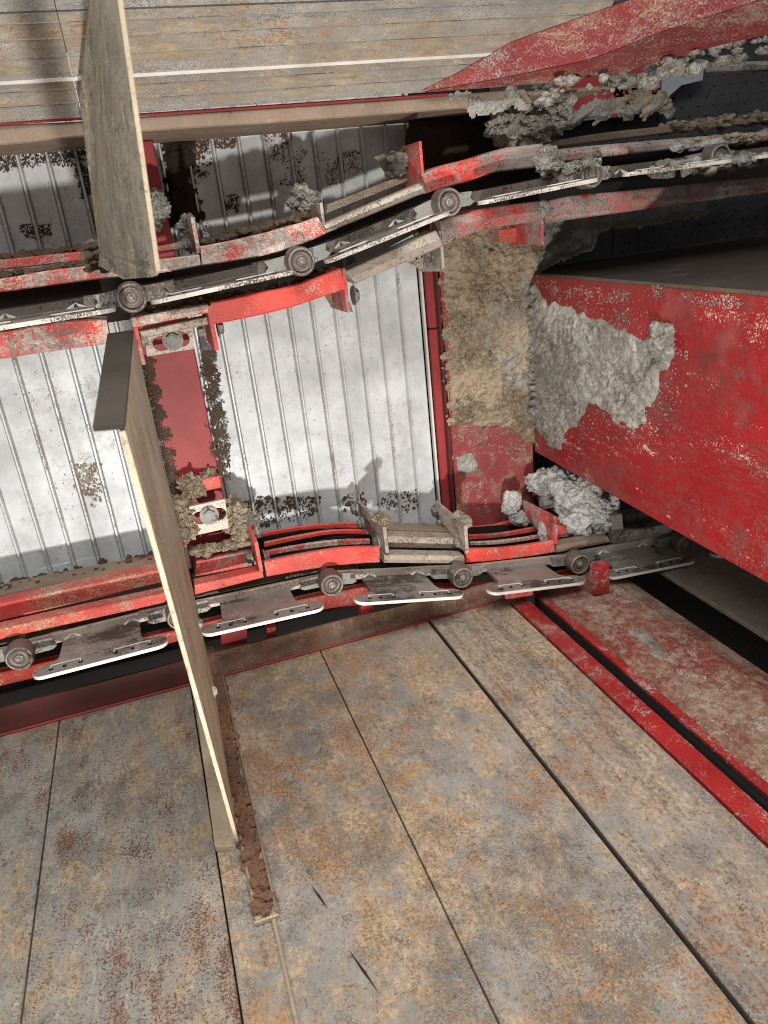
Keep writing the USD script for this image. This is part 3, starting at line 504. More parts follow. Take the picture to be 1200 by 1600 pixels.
rail('bare steel double rail joint clamped between two deep bolted plates', [
    ('front_bar', [(600, 867), (725, 869)], [(600, 880), (726, 881)], FY, 0.03, 'steel_bare', 0.002),
    ('back_bar', [(606, 838), (712, 841)], [(606, 856), (712, 858)], 1.35, 0.035, 'steel_bare', 0.002),
    ('base_strip', [(606, 826), (706, 829)], [(606, 838), (706, 841)], 1.386, 0.04, 'brown_ledge')], LG,
    plates=[bracket_plate('clamp_plate', (598, 824), (597, 866), (558, 783), (566, 822), 'steel_bare'), bracket_plate('clamp_plate', (725, 822), (726, 866), (679, 783), (690, 818), 'steel_bare')],
    bolts=[((556, 795), 1.46, (-1, 0, 0), 0.012), ((566, 818), 1.41, (-1, 0, 0), 0.010), ((590, 846), 1.34, (-1, 0, 0), 0.011), ((682, 799), 1.47, (-1, 0, 0), 0.012), ((690, 818), 1.42, (-1, 0, 0), 0.010), ((717, 848), 1.34, (-1, 0, 0), 0.011)])
rail('red rail of four curved bars falling away under the pale mud heap', [
    ('front_bar', [(728, 858), (803, 855), (865, 845)], [(729, 880), (803, 873), (867, 863)], FY, 0.010, 'red_bright'),
    ('rear_bar', [(735, 847), (790, 844), (848, 835)], [(735, 853), (790, 850), (848, 841)], 1.355, 0.006, 'red_chipped'),
    ('rear_bar', [(733, 836), (790, 832), (842, 822)], [(733, 844), (790, 839), (842, 830)], 1.40, 0.006, 'red_bright'),
    ('rear_bar', [(735, 824), (780, 818), (820, 808)], [(735, 831), (780, 825), (820, 815)], 1.45, 0.006, 'red_bright')], LG,
    plates=[bracket_plate('clamp_plate', (866, 808), (868, 850), (815, 782), (822, 812), 'red_worn')])
rail('brownish rail end with red block under the mud heap beside the big panel', [
    ('front_bar', [(869, 853), (950, 839)], [(870, 864), (953, 848)], FY, 0.03, 'brown_ledge', 0.002),
    ('back_bar', [(868, 824), (945, 812)], [(869, 842), (948, 832)], 1.345, 0.06, 'red_worn')], LG)
rail('dark grey steel rails disappearing under the big red panel', [
    ('front_bar', [(958, 832), (1120, 808)], [(958, 850), (1120, 828)], FY, 0.03, 'steel_dark', 0.002),
    ('back_bar', [(962, 808), (1100, 786)], [(962, 824), (1100, 806)], BY, 0.035, 'steel_dark'),
    ('stop_block', [(955, 806), (972, 803)], [(956, 832), (974, 828)], 1.31, 0.03, 'steel_dark')], LG)
# --- below the lower chain
lb_top = [(-60, 1068), (0, 1052), (95, 1030), (226, 997), (353, 966), (473, 937), (554, 920), (640, 915), (730, 917), (800, 910), (880, 897), (948, 882)]
lb_bot = [(-60, 1090), (0, 1073), (95, 1050), (277, 1003), (353, 986), (475, 958), (569, 946), (640, 943), (735, 943), (800, 936), (880, 922), (952, 908)]
rail('long red rail beneath the lower chain, seen between the attachment plates', [('front_bar', lb_top, lb_bot, 1.315, 0.02, 'red_bright')], LG,
     plates=[('foot', yz(X_(940, 900, 1.28), 1.20, 1.312, Z_(944, 932, 1.22), Z_(944, 886, 1.30)), 0.008, 'red_worn')])
for (x, y0, y1, wd, d) in [(424, 982, 999, 14, 'small red foot under the second attachment plate right of the flight'), (366, 990, 1012, 40, 'square red tab hanging below the rail right of the flight'), (574, 945, 972, 20, 'rusty foot under the middle attachment plate'), (706, 940, 970, 12, 'thin rusty foot right of the middle attachment plate'), (866, 922, 950, 14, 'rusty foot at the head of the red channel'), (941, 884, 930, 22, 'red end bracket of the lower rail beside the last attachment plate')]:
    YF = 1.165 if wd == 22 else 1.285
    lone('rail_foot', quadplate([onY(x - wd / 2, y0, YF), onY(x + wd / 2, y0 - wd * .2, YF), onY(x + wd / 2, y1 - wd * .2, YF), onY(x - wd / 2, y1, YF)], 0.02, (0, 1, 0)), 'red_flat' if wd == 40 else 'red_deep' if wd == 22 else 'red_worn', d, 'bracket foot')

# ================================================================== CHAINS
def attach_outline():
    wing = LineString([(-0.094, 0), (0.094, 0)]).buffer(0.0175)
    neck = Polygon([(-0.066, 0.125), (0.064, 0.125), (0.068, 0.015), (0.088, 0.0), (-0.088, 0.0), (-0.072, 0.015)])
    return unary_union([wing, neck]).buffer(0.018).buffer(-0.018).simplify(0.0006)
OUT = attach_outline()
def chain(name, label, rollers, side):
    t = Thing(name, label, 'chain')
    rollers = np.array(rollers)
    for i, (x, z) in enumerate(rollers):
        r = t.part('roller', lathe_y([(0.0, 1.256), (0.007, 1.256), (0.008, 1.259), (0.011, 1.261), (0.018, 1.261), (0.0195, 1.256), (0.0220, 1.2555), (0.0236, 1.259), (0.0236, 1.286), (0.021, 1.290), (0.0, 1.290)], (x, 0, z), 32), 'roller_steel', smooth=35)
        t.part('hub', lathe_y([(0.0, 1.253), (0.0035, 1.253), (0.0045, 1.2555), (0.0065, 1.256), (0.0075, 1.258), (0.0075, 1.262), (0.0, 1.262)], (x, 0, z), 18), 'link_grey', parent=r)
        t.part('rim', lathe_y([(0.0190, 1.2548), (0.0212, 1.2545), (0.0224, 1.2562), (0.0190, 1.2570)], (x, 0, z), 32), 'link_grey', parent=r)
        t.part('ring', lathe_y([(0.0125, 1.2600), (0.0155, 1.2590), (0.0165, 1.2625), (0.0125, 1.2625)], (x, 0, z), 28), 'roller_steel', parent=r)
        t.part('pin', rod((x, 1.28, z), (x, 1.37, z), 0.009, 12), 'steel_dark', parent=r)
    for i in range(len(rollers) - 1):
        (xa, za), (xb, zb) = rollers[i], rollers[i + 1]; d = np.array([xb - xa, 0, zb - za]); L = np.linalg.norm(d); d /= L; n = np.array([-d[2], 0, d[0]])
        for (xc, zc, sg) in ((xa, za, 1), (xb, zb, -1)):
            cc = np.array([xc, 1.2835, zc]); q = Polygon([(sg * 0.020, -0.0125), (sg * 0.050, -0.012), (sg * 0.058, -0.007), (sg * 0.051, 0.0), (sg * 0.056, 0.010), (sg * 0.020, 0.0125)])
            t.part('link_end', slab(q, (cc, d, n, (0, 1, 0)), 0.0075), 'link_grey')
        off = 0.0 if i % 2 else 0.0065
        sh = LineString([(0, 0), (L, 0)]).buffer(0.0085 if side == 'chain_dark' else 0.0095)
        for Y in (1.2915 + off, 1.345 - off):
            t.part('side_plate', slab(sh, ((xa, Y, za), d, n, (0, 1, 0)), 0.006), side if Y < 1.32 else 'chain_dark')
        c = np.array([(xa + xb) / 2, 1.202, (za + zb) / 2 - 0.011])
        u, v = d, np.array([0, 1.0, 0]); up = n
        a = t.part('attachment_plate', slab(OUT, (c, u, v, up), 0.0065), 'steel_dark')
        edge = OUT.buffer(0.0004).difference(OUT.buffer(-0.0012)).intersection(sbox(-0.2, -0.05, 0.2, 0.02))
        t.part('cut_edge', cat(*[slab(g, (c - up * 0.0002, u, v, up), 0.0062) for g in getattr(edge, 'geoms', [edge])]), 'steel_cut' if side != 'chain_dark' else 'steel_cut_worn', parent=a)
        F = lambda p, q, h: c + u * p + v * q + up * h
        for s in (-1, 1):
            rods = []
            for k in range(1): 
                x0, x1 = (0.022, 0.082) if s > 0 else (-0.082, -0.034)
                rods += [rod(F(x0, 0.008, 0.0075), F(x1, 0.008, 0.0075), 0.0011, 6), rod(F(x0, 0.008, 0.0075), F(x0, -0.002, 0.0075), 0.0011, 6), rod(F(x1, 0.008, 0.0075), F(x1, -0.002, 0.0075), 0.0011, 6)]
            t.part('slot_rim', cat(*rods), 'steel_cut', parent=a)
            for x0 in ((0.024, 0.052, 0.082) if s > 0 else (-0.082, -0.060, -0.034)):
                t.part('bolt_hole', rod(F(x0, -0.003, 0.0052), F(x0, -0.003, 0.0074), 0.0038, 8), 'black_void', parent=a)
            wx = 0.052 * s
            t.part('weld', cat(hull([F(wx - 0.016, 0.094, 0.006), F(wx, 0.104, 0.013), F(wx, 0.099, 0.006), F(wx - 0.013, 0.090, 0.006), F(wx, 0.096, 0.014)]), hull([F(wx + 0.016, 0.094, 0.006), F(wx, 0.104, 0.013), F(wx, 0.099, 0.006), F(wx + 0.013, 0.090, 0.006), F(wx, 0.096, 0.014)])), 'steel_cut', parent=a)
    return t.done()
uz = [(-0.83, -0.094), (-0.555, -0.094), (-0.28, -0.094), (-0.005, -0.088), (0.27, -0.067), (0.539, -0.003), (0.818, 0.017), (1.095, 0.022), (1.37, 0.026), (1.645, 0.03)]
lz = [(-0.872, -0.654), (-0.597, -0.654), (-0.322, -0.654), (-0.047, -0.652), (0.242, -0.661), (0.514, -0.717), (0.79, -0.757), (1.064, -0.777), (1.338, -0.79)]
chain('upper_chain', 'steel roller chain with flat attachment plates between the upper rails', uz, 'chain_dark')
chain('lower_chain', 'steel roller chain with winged attachment plates below the bottom rails', lz, 'steel_bare')

# ================================================================== FLIGHTS
fl = Thing('tall_flight', 'tall tan conveyor flight standing edge-on on the lower deck', 'conveyor flight')
def fx(Y): return -0.013 - 0.026 * (1.22 - Y)
zt = -0.136
c4 = [(1.22, zt), (0.595, zt), (0.817, ZF + 0.004), (1.22, ZF + 0.004)]
fl.part('blade', quadplate([(fx(y), y, z) for y, z in c4], 0.0045, (-1, 0, 0)), 'flight_tan')
e0, e1 = np.array([fx(0.595), 0.595, zt]), np.array([fx(0.817), 0.817, ZF + 0.004])
dn = np.array([0, -0.95, 0.31])
def worn_edge(a, b, w0, w1, n=90, seed=0):
    """ragged cut edge from a to b: w0, w1 = extent in x, front to back 2 mm"""
    t = np.linspace(0, 1, n)[:, None]; c = np.asarray(a) * (1 - t) + np.asarray(b) * t; j = (fbm(c * 90 + seed, 4, seed) - 0.5)[:, None]
    q = (fbm(c * 55 + seed + 9, 4, seed + 3) - 0.5)[:, None]; e = np.array([[1.0, 0, 0]]); f_ = np.array([[0, 1.0, 0]])
    rows = [c + e * (w0 + 0.003 * j) - f_ * (0.0012 + 0.004 * q), c + e * (w1 + 0.001 * q) - f_ * (0.0012 + 0.004 * j), c + e * w1 + f_ * 0.002, c + e * w0 + f_ * 0.002]
    v = np.stack(rows, 1).reshape(-1, 3); fc = []
    for i in range(n - 1):
        for k in range(4):
            A_, B_, C_, D_ = 4 * i + k, 4 * i + (k + 1) % 4, 4 * i + 4 + k, 4 * i + 4 + (k + 1) % 4; fc += [[A_, B_, C_], [B_, D_, C_]]
    fc += [[0, 2, 1], [0, 3, 2], [4 * n - 4, 4 * n - 3, 4 * n - 2], [4 * n - 4, 4 * n - 2, 4 * n - 1]]
    m = trimesh.Trimesh(v, fc, process=False)
    if m.volume < 0: m.invert()
    return m
fl.part('front_edge', worn_edge(e0 + [0, 0, -0.002], e1, -0.0040, 0.0003, seed=4), 'flight_cream', label='pale worn front edge of the tall flight')
fl.part('top_flange', quadplate([(-0.0130, 1.22, zt), (-0.051, 1.22, zt), (-0.0520, 0.60, zt), (-0.0285, 0.59, zt)], 0.004, (0, 0, 1)), 'flight_shade')
fl.part('scraper_strip', hull([(x, y, z) for x, y in ((-0.056, 0.822), (-0.029, 0.812), (-0.050, 1.24), (-0.024, 1.24)) for z in (ZF + 0.001, ZF + 0.008)]), 'flight_cream', label='pale plastic scraper strip flat on the deck')
fl.part('foot_angle', cat(cbox((-0.0225, 0.686, ZF + 0.001), (0.006, 1.30, ZF + 0.006), 0.001), cbox((0.0035, 0.687, ZF + 0.0062), (0.0058, 1.30, ZF + 0.012), 0.001)), 'brown_ledge')
fl.part('end_lip', cbox((-0.024, 0.683, ZF + 0.001), (0.006, 0.6855, ZF + 0.007), 0.0005), 'flight_cream')
fl.part('bottom_lip', cbox((-0.0035, 0.355, ZF + 0.0005), (0.0015, 0.6825, ZF + 0.005), 0.001), 'flight_edge')
g = np.random.default_rng(3)
pts = [(g.uniform(-0.019, 0.001), y, ZF + 0.008 + g.uniform(0, 0.003)) for y in np.r_[g.uniform(0.69, 0.95, 70), g.uniform(0.95, 1.28, 40)]]
fl.part('caked_crust', patch([(300, 1010), (338, 1010), (372, 1180), (398, 1320), (424, 1420), (402, 1435), (380, 1320), (352, 1200), (330, 1100)], lambda x, y: onZ(x, y, ZF + 0.0062), (0, 0, 1), 0.010, 0.0025, 260, edge=.006, jag=.012, freq=110), 'soil_rust', kind='stuff', smooth=True)
fl.part('caked_soil', crumbs(pts, 0.004, 0.009, 50), 'soil_rust', kind='stuff', smooth=True)
fl.part('bolt', cat(*[hexhead((fx(y) + 0.0002, y, z), (1, 0, 0), 0.008, 0.005) for y, z in ((1.16, -0.62), (1.10, -0.72))]), 'link_grey')
fl.done()
uf = Thing('upper_flight', 'wide grey-brown conveyor flight reaching from the upper chain past the pan', 'conveyor flight')
P1 = [onY(155, 395, 1.2), onY(154, 414, 1.19), onY(194, 436, 0.97), onY(240, 432, 0.76), onY(245, 424, 0.75), onY(185, 0, 0.75), onY(168, -130, 0.75), onY(150, -120, 0.98), onY(140, 0, 1.085), onY(124, 158, 1.185), onY(132, 215, 1.195)]
bl = quadplate(P1, 0.003, (1, -0.12, 0))
uf.part('blade', bl, 'flight_grey')
def edge_strip(a, b, w_): 
    a, b = np.array(a), np.array(b); n = np.array([1, -0.12, 0.]); return hull([p + d for p in (a, b) for d in (n * -0.0006 + [0, 0.001, 0], n * 0.0034 + [0, 0.001, 0], n * 0.0034 + [0, -w_, 0], n * -0.0006 + [0, -w_, 0])])
uf.part('front_edge', cat(edge_strip(P1[4], P1[5], 0.0015), edge_strip(P1[5], P1[6], 0.0015)), 'flight_edge', label='pale worn front edge of the upper flight')
uf.part('bottom_edge', cat(edge_strip(P1[1], P1[2], 0.0012), edge_strip(P1[2], P1[3], 0.0012)), 'flight_cream')
uf.part('caked_soil', crumbs([onY(g.uniform(135, 185), g.uniform(385, 425), 1.2) + [0, g.uniform(0, .03), 0] for k in range(50)], 0.005, 0.011, 80), 'soil_brown', kind='stuff', smooth=True)
uf.done()

# ================================================================== BRACKETS ON THE POST
def slotted(label, px4, slot, bolt, Y, mat):
    t = Thing('slotted_bracket', label, 'bracket')
    p = np.array([onY(x, y, Y) for x, y in px4]); o = p[0]
    q = Polygon([((a - o)[0], (a - o)[2]) for a in p])
    s0, s1 = onY(*slot[0], Y) - o, onY(*slot[1], Y) - o
    q = q.difference(LineString([(s0[0], s0[2]), (s1[0], s1[2])]).buffer(slot[2]))
    t.part('plate', slab(q, (o, (1, 0, 0), (0, 0, 1), (0, -1, 0)), -0.007), mat)
    b = onY(*bolt, Y - 0.002)
    t.part('bolt', hexhead(b, (0, -1, 0), 0.013, 0.009), 'bolt_zinc')
    t.done()
slotted('slotted steel bracket bolted to the top of the visible red post', [(226, 522), (300, 506), (303, 545), (230, 557)], ((250, 537), (285, 530), 0.013), (270, 531), 1.43, 'steel_bare')
slotted('slotted steel bracket on the mud-packed foot of the red post', [(296, 792), (352, 780), (357, 825), (300, 838)], ((312, 809), (343, 803), 0.013), (327, 805), 1.40, 'steel_bare')
lone('bracket_tab', cbox(onY(305, 762, 1.44) + [0, 0, -0.012], onY(345, 752, 1.44) + [0, 0.02, 0.012], 0.002), 'red_bright', 'small red tab above the lower slotted bracket', 'tab')
# mud-caked clamp brackets on the upper rail
def clampb(label, px, Y, mat2):
    t = Thing('clamp_bracket', label, 'bracket', None)
    a = np.array([onY(x, y, Y) for x, y in px])
    t.part('plate', quadplate(a, 0.006, (0, 1, 0)), mat2)
    t.part('bolt', hexhead(a.mean(0) + [0.0, -0.002, 0.0], (0, -1, 0), 0.010), 'bolt_zinc')
    t.done()
clampb('red clamp bracket with pale crust where the climbing rail starts', [(450, 305), (485, 292), (498, 330), (462, 328)], 1.40, 'red_worn')
clampb('grey crusted clamp bracket where the climbing rail ends', [(585, 245), (640, 228), (650, 275), (610, 280)], 1.40, 'steel_bare')
clampb('rusty triangular clamp bracket under the bright red curved rail', [(508, 462), (540, 452), (552, 488), (520, 482)], 1.40, 'brown_ledge')
clampb('grey triangular clamp bracket under the climbing bare rail', [(640, 410), (688, 392), (698, 424), (660, 424)], 1.40, 'steel_bare')

# ================================================================== MUD AND SOIL
def mud(name, label, mesh, mat): lone(name, mesh, mat, label, 'mud', smooth=True)
NY, NXm = (0, -1, 0), (-1, 0, 0)
mud('mud_crust', 'thick tan mud crust covering the corner column', patch([(692, 385), (720, 350), (850, 340), (845, 430), (838, 530), (835, 600), (832, 690), (790, 668), (740, 662), (705, 660), (700, 560)], lambda x, y: onY(x, y, 1.5), NY, 0.014, 0.0025, 1, edge=0.012, freq=110, jag=.02), 'mud_tan')
mud('mud_crust', 'rough grey mud crust spreading over the left half of the big red panel', patch([(832, 440), (850, 470), (875, 480), (910, 492), (950, 505), (985, 520), (1005, 540), (1015, 520), (1028, 500), (1042, 505), (1044, 530), (1055, 555), (1050, 575), (1030, 580), (1025, 620), (1012, 640), (1008, 662), (985, 668), (960, 660), (945, 640), (920, 632), (905, 655), (885, 680), (872, 700), (860, 695), (833, 668)], lambda x, y: onX(x, y, 0.82), NXm, 0.009, 0.0025, 2, edge=0.010, freq=95, jag=.016), 'mud_grey')
mud('mud_crust', 'small pale mud dab low on the corner column', patch([(712, 715), (735, 708), (748, 725), (738, 742), (718, 738)], lambda x, y: onY(x, y, 1.5), NY, 0.010, 0.003, 3), 'mud_grey')
mud('mud_clump', 'pale knob of mud at the tip of the crust on the red panel', clump(onX(1034, 535, 0.815), (0.018, 0.03, 0.030), 4, rough=0.6), 'mud_grey')
heap = cat(*[clump(onY(x, y, Y), r, s, rough=0.55, freq=1.3) for x, y, Y, r, s in [(870, 765, 1.42, .05, 11), (905, 775, 1.40, .055, 12), (915, 800, 1.37, .045, 13), (935, 815, 1.34, .03, 14), (845, 755, 1.44, .03, 15), (900, 815, 1.35, .035, 16), (885, 748, 1.44, .035, 17), (945, 795, 1.36, .03, 18)]])
mud('mud_heap', 'pale grey mud heap in front of the red panel above the lower rails', heap, 'mud_pale')
mud('mud_lump', 'pale mud lump left of the heap stuck on the curved red bars', cat(clump(onY(800, 785, 1.44), (.022, .02, .03), 21), clump(onY(812, 812, 1.42), (.022, .02, .015), 22)), 'mud_pale')
mud('mud_lump', 'pale mud lump wedged between the red clamp plate and front bar', clump(onY(853, 832, 1.345), (.017, .02, .026), 23), 'mud_pale')
mud('mud_clump', 'ragged grey mud clump hanging below the ledge above the chain bend', cat(*[clump(onY(x, y, 1.36), r, s, rough=0.75, freq=1.4) for x, y, r, s in [(800, 195, .035, 31), (825, 200, .030, 32), (775, 200, .018, 33), (838, 215, .022, 34), (850, 150, .022, 35), (835, 165, .014, 36), (855, 180, .016, 37), (870, 195, .016, 38), (845, 135, .014, 39), (790, 172, .014, 40), (880, 170, .014, 46), (815, 218, .02, 47)]]), 'mud_grey')
mud('mud_clump', 'grey mud clump on the joint of the upper rails', cat(clump(onY(855, 250, 1.295), (.024, .012, .022), 41), clump(onY(851, 258, 1.295), (.018, .011, .014), 42), clump(onY(862, 244, 1.296), (.018, .011, .014), 43)), 'mud_grey')
mud('mud_clump', 'pale mud smear on the upper right rail', cat(*[clump(onY(x, y, 1.297), (.02, .006, .008), s) for x, y, s in [(1060, 230, 51), (1075, 226, 52), (1090, 228, 53), (1108, 226, 54), (1120, 224, 55)]]), 'mud_pale')
mud('mud_ridge', 'tan caked mud along the rear upper rail at the right edge', strip_soil([(1050, 198), (1200, 180), (1240, 176)], 1.37, 1.42, 150, .003, .013, 61, .010), 'mud_tan')
mud('mud_ridge', 'tan caked mud along the front upper rail at the right edge', strip_soil([(1090, 222), (1240, 204)], 1.293, 1.33, 150, .003, .011, 62, .010), 'mud_tan')
mud('mud_clump', 'crusted mud on the left climbing-rail bracket', cat(*[clump(onY(x, y, 1.39), r, s, rough=.7) for x, y, r, s in [(470, 300, .014, 71), (485, 312, .016, 72), (478, 325, .012, 73), (492, 335, .010, 74), (458, 318, .010, 75)]]), 'mud_grey')
mud('mud_clump', 'crusted mud on the right climbing-rail bracket', cat(*[clump(onY(x, y, 1.385), r, s, rough=.6) for x, y, r, s in [(628, 250, .02, 81), (622, 265, .018, 82), (636, 272, .014, 83), (612, 245, .010, 84)]]), 'mud_grey')
mud('mud_clump', 'small pale mud lump at the joint of the grey ridge rails', cat(clump(onY(848, 328, 1.297), (.010, .008, .014), 91), clump(onY(857, 330, 1.297), (.010, .006, .006), 92)), 'mud_pale')
mud('mud_clump', 'speckled mud packed on the upright bracket beside the upper flight', cat(*[clump(onY(x, y, 1.40), r, s, rough=.7) for x, y, r, s in [(242, 330, .022, 101), (245, 310, .014, 102), (292, 352, .016, 103), (288, 365, .010, 104), (240, 345, .016, 105)]]), 'mud_grey')
mud('mud_lump', 'small mud lump added on the first deep clamp plate to raise its wall shadow', cat(clump(onY(601, 815, 1.31), (.012, .016, .012), 241), clump(onY(592, 808, 1.34), (.014, .014, .010), 242)), 'mud_tan')  # lump added to lift the shadow bump on the wall
mud('mud_lump', 'small mud lump added on the second deep clamp plate to raise its wall shadow', cat(clump(onY(728, 815, 1.31), (.012, .016, .012), 243), clump(onY(716, 806, 1.35), (.014, .014, .010), 244)), 'mud_tan')  # second lump, also added to shape the wall shadow
mud('mud_ridge', 'grey mud hanging along the lower edge of the red chute', strip_soil([(850, 136), (960, 124), (1040, 103), (1110, 85), (1230, 52)], 1.20, 1.26, 90, .003, .014, 251, .02), 'mud_grey')
mud('mud_crust', 'tan mud crust between the peeling grey patches', patch([(965, 145), (1000, 130), (1010, 140), (1035, 150), (1045, 165), (1000, 175), (960, 165)], lambda x, y: onY(x, y, 1.598), NY, 0.012, 0.004, 252, jag=.03), 'mud_tan')
mud('mud_crust', 'mud fringe along the bottom of the red back plate', patch([(855, 180), (900, 170), (960, 165), (1045, 160), (1050, 172), (960, 182), (862, 200)], lambda x, y: onY(x, y, 1.596), NY, 0.014, 0.004, 253, jag=.03), 'mud_grey')
mud('mud_crust', 'pale mud smear on the right end of the brown ledge', patch([(700, 158), (760, 150), (815, 146), (812, 160), (760, 170), (710, 175)], lambda x, y: onY(x, y, 1.2615), NY, 0.008, 0.003, 254, jag=.03), 'mud_grey')
mud('mud_ridge', 'grey mud clogging the chain at the far right end', strip_soil([(1040, 262), (1110, 254), (1200, 244), (1240, 240)], 1.24, 1.29, 110, .004, .014, 261, .012), 'mud_grey')
mud('mud_ridge', 'grey mud clinging over the roller right of the joint clump', strip_soil([(868, 262), (905, 258), (950, 250)], 1.24, 1.30, 50, .004, .012, 262, .008), 'mud_grey')
mud('mud_ridge', 'mixed mud lumps down the corner between column and red panel', strip_soil([(834, 440), (834, 560), (835, 660)], 1.478, 1.505, 120, .004, .013, 263, .004), 'mud_grey')
# soil along the rails and around the post
mud('soil_ridge', 'dark crumbly soil along the top of the tall red upper rail', strip_soil([(318, 378), (400, 358), (450, 345), (490, 335)], 1.31, 1.40, 140, .005, .010, 110), 'soil_brown')
mud('soil_ridge', 'dark crumbly soil along the upper left rails', cat(strip_soil([(-20, 405), (60, 398), (150, 386)], 1.39, 1.42, 110, .004, .010, 120), strip_soil([(-20, 432), (150, 410)], 1.31, 1.36, 80, .004, .008, 121)), 'soil_brown')
mud('soil_ridge', 'dark soil between the wall and the lower left rail', strip_soil([(-20, 932), (120, 905), (240, 880)], 1.44, 1.50, 110, .004, .008, 130), 'soil_brown')
mud('soil_ridge', 'brown soil on the ledge between the bolted clamp plates', strip_soil([(610, 828), (700, 831)], 1.40, 1.44, 60, .004, .008, 140), 'soil_rust')
mud('soil_ridge', 'dark soil on the rail under the bright red curve', strip_soil([(205, 487), (330, 468), (440, 448), (525, 415)], 1.32, 1.36, 90, .004, .009, 150), 'soil_brown')
mud('soil_heap', 'speckled soil packed round the foot of the red post', cat(*[clump(onY(x, y, Y), r, s, rough=.75, freq=1.6) for x, y, Y, r, s in [(300, 760, 1.44, .022, 161), (325, 748, 1.46, .018, 162), (282, 795, 1.42, .026, 163), (290, 825, 1.40, .022, 164), (280, 845, 1.38, .016, 165), (370, 810, 1.43, .026, 166), (385, 825, 1.41, .022, 167), (375, 835, 1.40, .018, 168), (365, 790, 1.46, .018, 169), (395, 812, 1.44, .014, 170)]],
    strip_soil([(300, 868), (350, 858), (395, 848)], 1.38, 1.42, 120, .005, .010, 171)), 'mud_tan')
PP = lambda x, y: onY(x, y, 1.4695)
lone('soil_specks', speckle([(316, 552), (330, 548), (356, 700), (360, 750), (344, 745), (332, 640)], PP, NY, 1800, .0008, .0045, 180, thr=.42, freq=50), 'soil_brown', 'dark soil specks down the right edge of the red post', 'dirt', kind='stuff', smooth=True)
lone('soil_specks', speckle([(222, 560), (233, 556), (272, 735), (284, 785), (262, 770), (240, 680)], PP, NY, 2000, .0008, .0045, 181, thr=.42, freq=50), 'soil_brown', 'dark soil specks down the left edge of the red post', 'dirt', kind='stuff', smooth=True)
WP = lambda x, y: onY(x, y, WY - 0.001)
def dirt(label, poly, n, r0, r1, seed, mat='soil_brown', **k): lone('soil_specks', speckle(poly, WP, NY, n, r0, r1, seed, **k), mat, label, 'dirt', kind='stuff', smooth=True)
lone('soil_patch', patch([(252, 208), (300, 200), (300, 240), (290, 290), (300, 300), (312, 340), (262, 350), (265, 260)], lambda x, y: onY(x, y, 1.542), NY, 0.016, 0.003, 182, edge=.01, jag=.02), 'mud_dark', 'dark speckled soil caked on the wall beside the post under the ledge', 'mud', smooth=True)
dirt('dark specks spreading from the soil beside the upper post', [(258, 205), (318, 198), (330, 250), (308, 300), (325, 350), (262, 360)], 420, .001, .006, 201, thr=0.47)
dirt('rusty specks hanging from the ledge beside the upper post', [(292, 200), (330, 200), (325, 235), (305, 250)], 320, .001, .004, 202, 'soil_rust', thr=.44)
dirt('rusty specks in the bright top of the upper wall bay, first cluster', [(335, 200), (368, 197), (368, 225), (345, 232)], 300, .001, .004, 203, 'soil_rust', thr=.44)
dirt('rusty specks under the ledge at the shadow edge of the upper wall bay', [(382, 197), (455, 185), (455, 215), (430, 240), (400, 210)], 420, .001, .004, 204, 'soil_rust', thr=.44)
dirt('brown specks scattered down the shaded part of the upper wall bay', [(430, 225), (480, 235), (470, 285), (440, 290), (420, 260)], 200, .0008, .003, 205, thr=.5)
dirt('brown specks right of centre on the shaded upper wall', [(495, 240), (560, 235), (570, 270), (520, 290)], 260, .0008, .003, 206, 'soil_rust', thr=.48)
dirt('brown specks hanging from the ledge over the left wall bay', [(-30, 232), (130, 212), (125, 250), (60, 245), (20, 270), (-30, 270)], 700, .001, .0045, 207, thr=.45)
dirt('dark specks running down beside the upper flight on the left bay', [(95, 225), (140, 215), (152, 290), (135, 310), (118, 265)], 320, .001, .005, 208, thr=.45)
dirt('dark smear of specks on the shaded left wall bay', [(30, 355), (80, 350), (78, 372), (40, 376)], 130, .001, .004, 209, thr=.46)
dirt('brown splash of mud specks on the bright left wall bay', [(112, 725), (155, 724), (162, 750), (150, 795), (132, 785), (118, 745)], 240, .001, .006, 210, 'mud_tan', thr=.5)
dirt('fine mud specks strewn over the bright left wall bay', [(5, 570), (160, 560), (210, 860), (90, 880), (20, 700)], 150, .0005, .0022, 211, thr=.62, freq=14)
dirt('fine mud specks strewn over the middle wall bay', [(335, 540), (640, 440), (670, 700), (600, 740), (380, 760)], 110, .0005, .0022, 212, thr=.62, freq=14)
dirt('mottled dark dirt along the foot of the middle wall bay', [(360, 800), (400, 778), (500, 776), (500, 800), (440, 822), (372, 812)], 420, .001, .007, 213, thr=.46)
dirt('dark dirt behind the first deep clamp plate', [(535, 775), (570, 765), (572, 795), (545, 800)], 120, .001, .006, 214, thr=.45)
dirt('dark dirt between the two deep clamp plates', [(585, 770), (650, 765), (655, 800), (600, 800)], 120, .001, .006, 215, thr=.5)
dirt('star-shaped cluster of dark specks on the shaded upper wall', [(350, 318), (363, 304), (374, 318), (366, 332), (356, 330)], 90, .001, .004, 216, thr=.40)
mud('mud_crust', 'dark brown mud coating the top of the corner column behind the rails', patch([(645, 185), (760, 165), (848, 170), (850, 260), (700, 275), (640, 285)], lambda x, y: onY(x, y, 1.495), NY, 0.014, 0.005, 194), 'mud_dark')
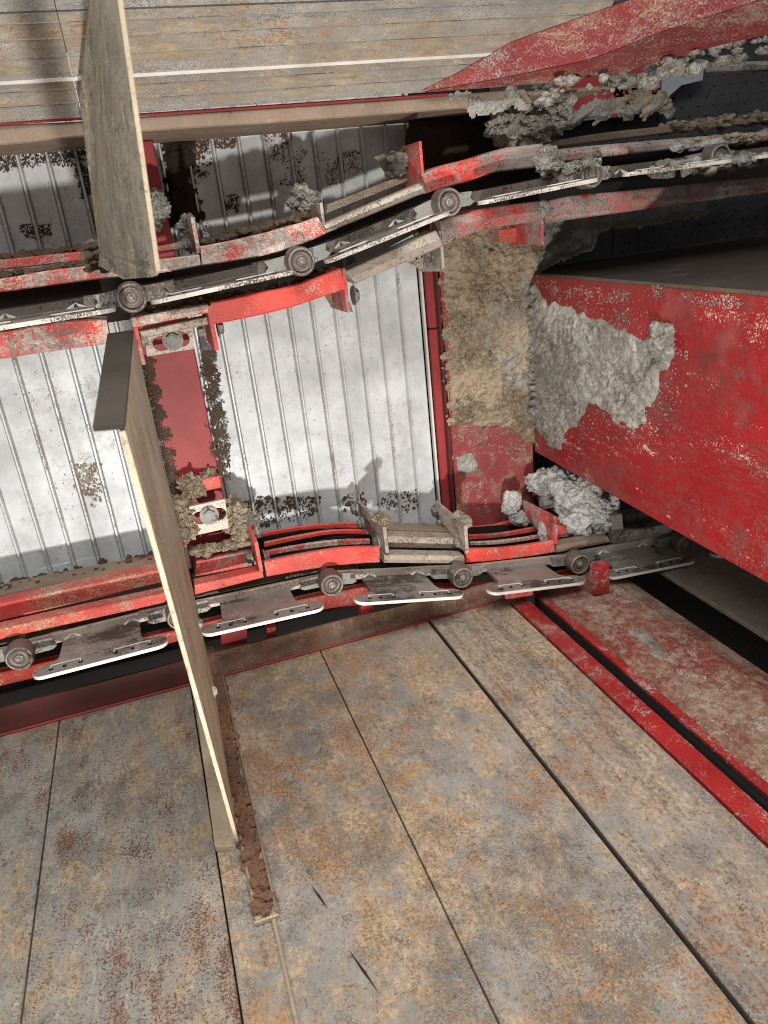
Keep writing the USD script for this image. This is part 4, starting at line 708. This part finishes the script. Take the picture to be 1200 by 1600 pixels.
mud('mud_crust', 'grey mud fringe under the right grey rail beside the dark wall', patch([(850, 352), (980, 335), (1100, 320), (1110, 330), (1000, 350), (935, 355), (925, 385), (880, 400), (850, 415), (835, 430), (825, 400)], lambda x, y: onY(x, y, 1.56), NY, 0.02, 0.005, 195), 'mud_grey')
lone('soil_crust', patch([(985, 985), (1005, 980), (1040, 1020), (1035, 1030)], lambda x, y: onZ(x, y, ZF + 0.003), (0, 0, 1), 0.006, 0.003, 197, jag=.02), 'mud_grey', 'small grey mud crust on the red-brown plate', 'mud', smooth=True)

CP = lambda x, y: onY(x, y, 1.4995)
RPN = lambda x, y: onX(x, y, 0.8195)
lone('mud_specks', speckle([(690, 380), (705, 690), (832, 720), (832, 640), (712, 640), (700, 380)], CP, NY, 500, .001, .005, 301, thr=.47, freq=30), 'mud_tan', 'loose mud specks round the crust on the corner column', 'dirt', kind='stuff', smooth=True)
lone('mud_specks', speckle([(834, 430), (1020, 490), (1075, 530), (1075, 600), (1020, 690), (880, 720), (835, 690)], RPN, NXm, 1100, .0008, .004, 302, thr=.49, freq=30), 'mud_grey', 'loose mud specks round the grey crust on the red panel', 'dirt', kind='stuff', smooth=True)
lone('mud_specks', speckle([(845, 438), (1210, 471), (1210, 484), (1000, 474), (860, 456)], RPN, NXm, 500, .0006, .003, 303, thr=.52, freq=30), 'mud_grey', 'pale dust specks along the top edge of the red panel', 'dirt', kind='stuff', smooth=True)
DP = lambda x, y: onZ(x, y, ZF + 0.0005)
lone('rust_grit', speckle([(345, 1040), (700, 960), (1190, 1590), (470, 1600), (400, 1400)], DP, (0, 0, 1), 900, .0006, .0016, 304, thr=.50, freq=16), 'soil_rust', 'fine rusty grit strewn over the deck right of the flight', 'grit', kind='stuff', smooth=True)
lone('rust_grit', speckle([(0, 1160), (290, 1085), (390, 1600), (0, 1600)], DP, (0, 0, 1), 700, .0006, .0016, 305, thr=.50, freq=16), 'soil_rust', 'fine rusty grit strewn over the deck left of the flight', 'grit', kind='stuff', smooth=True)
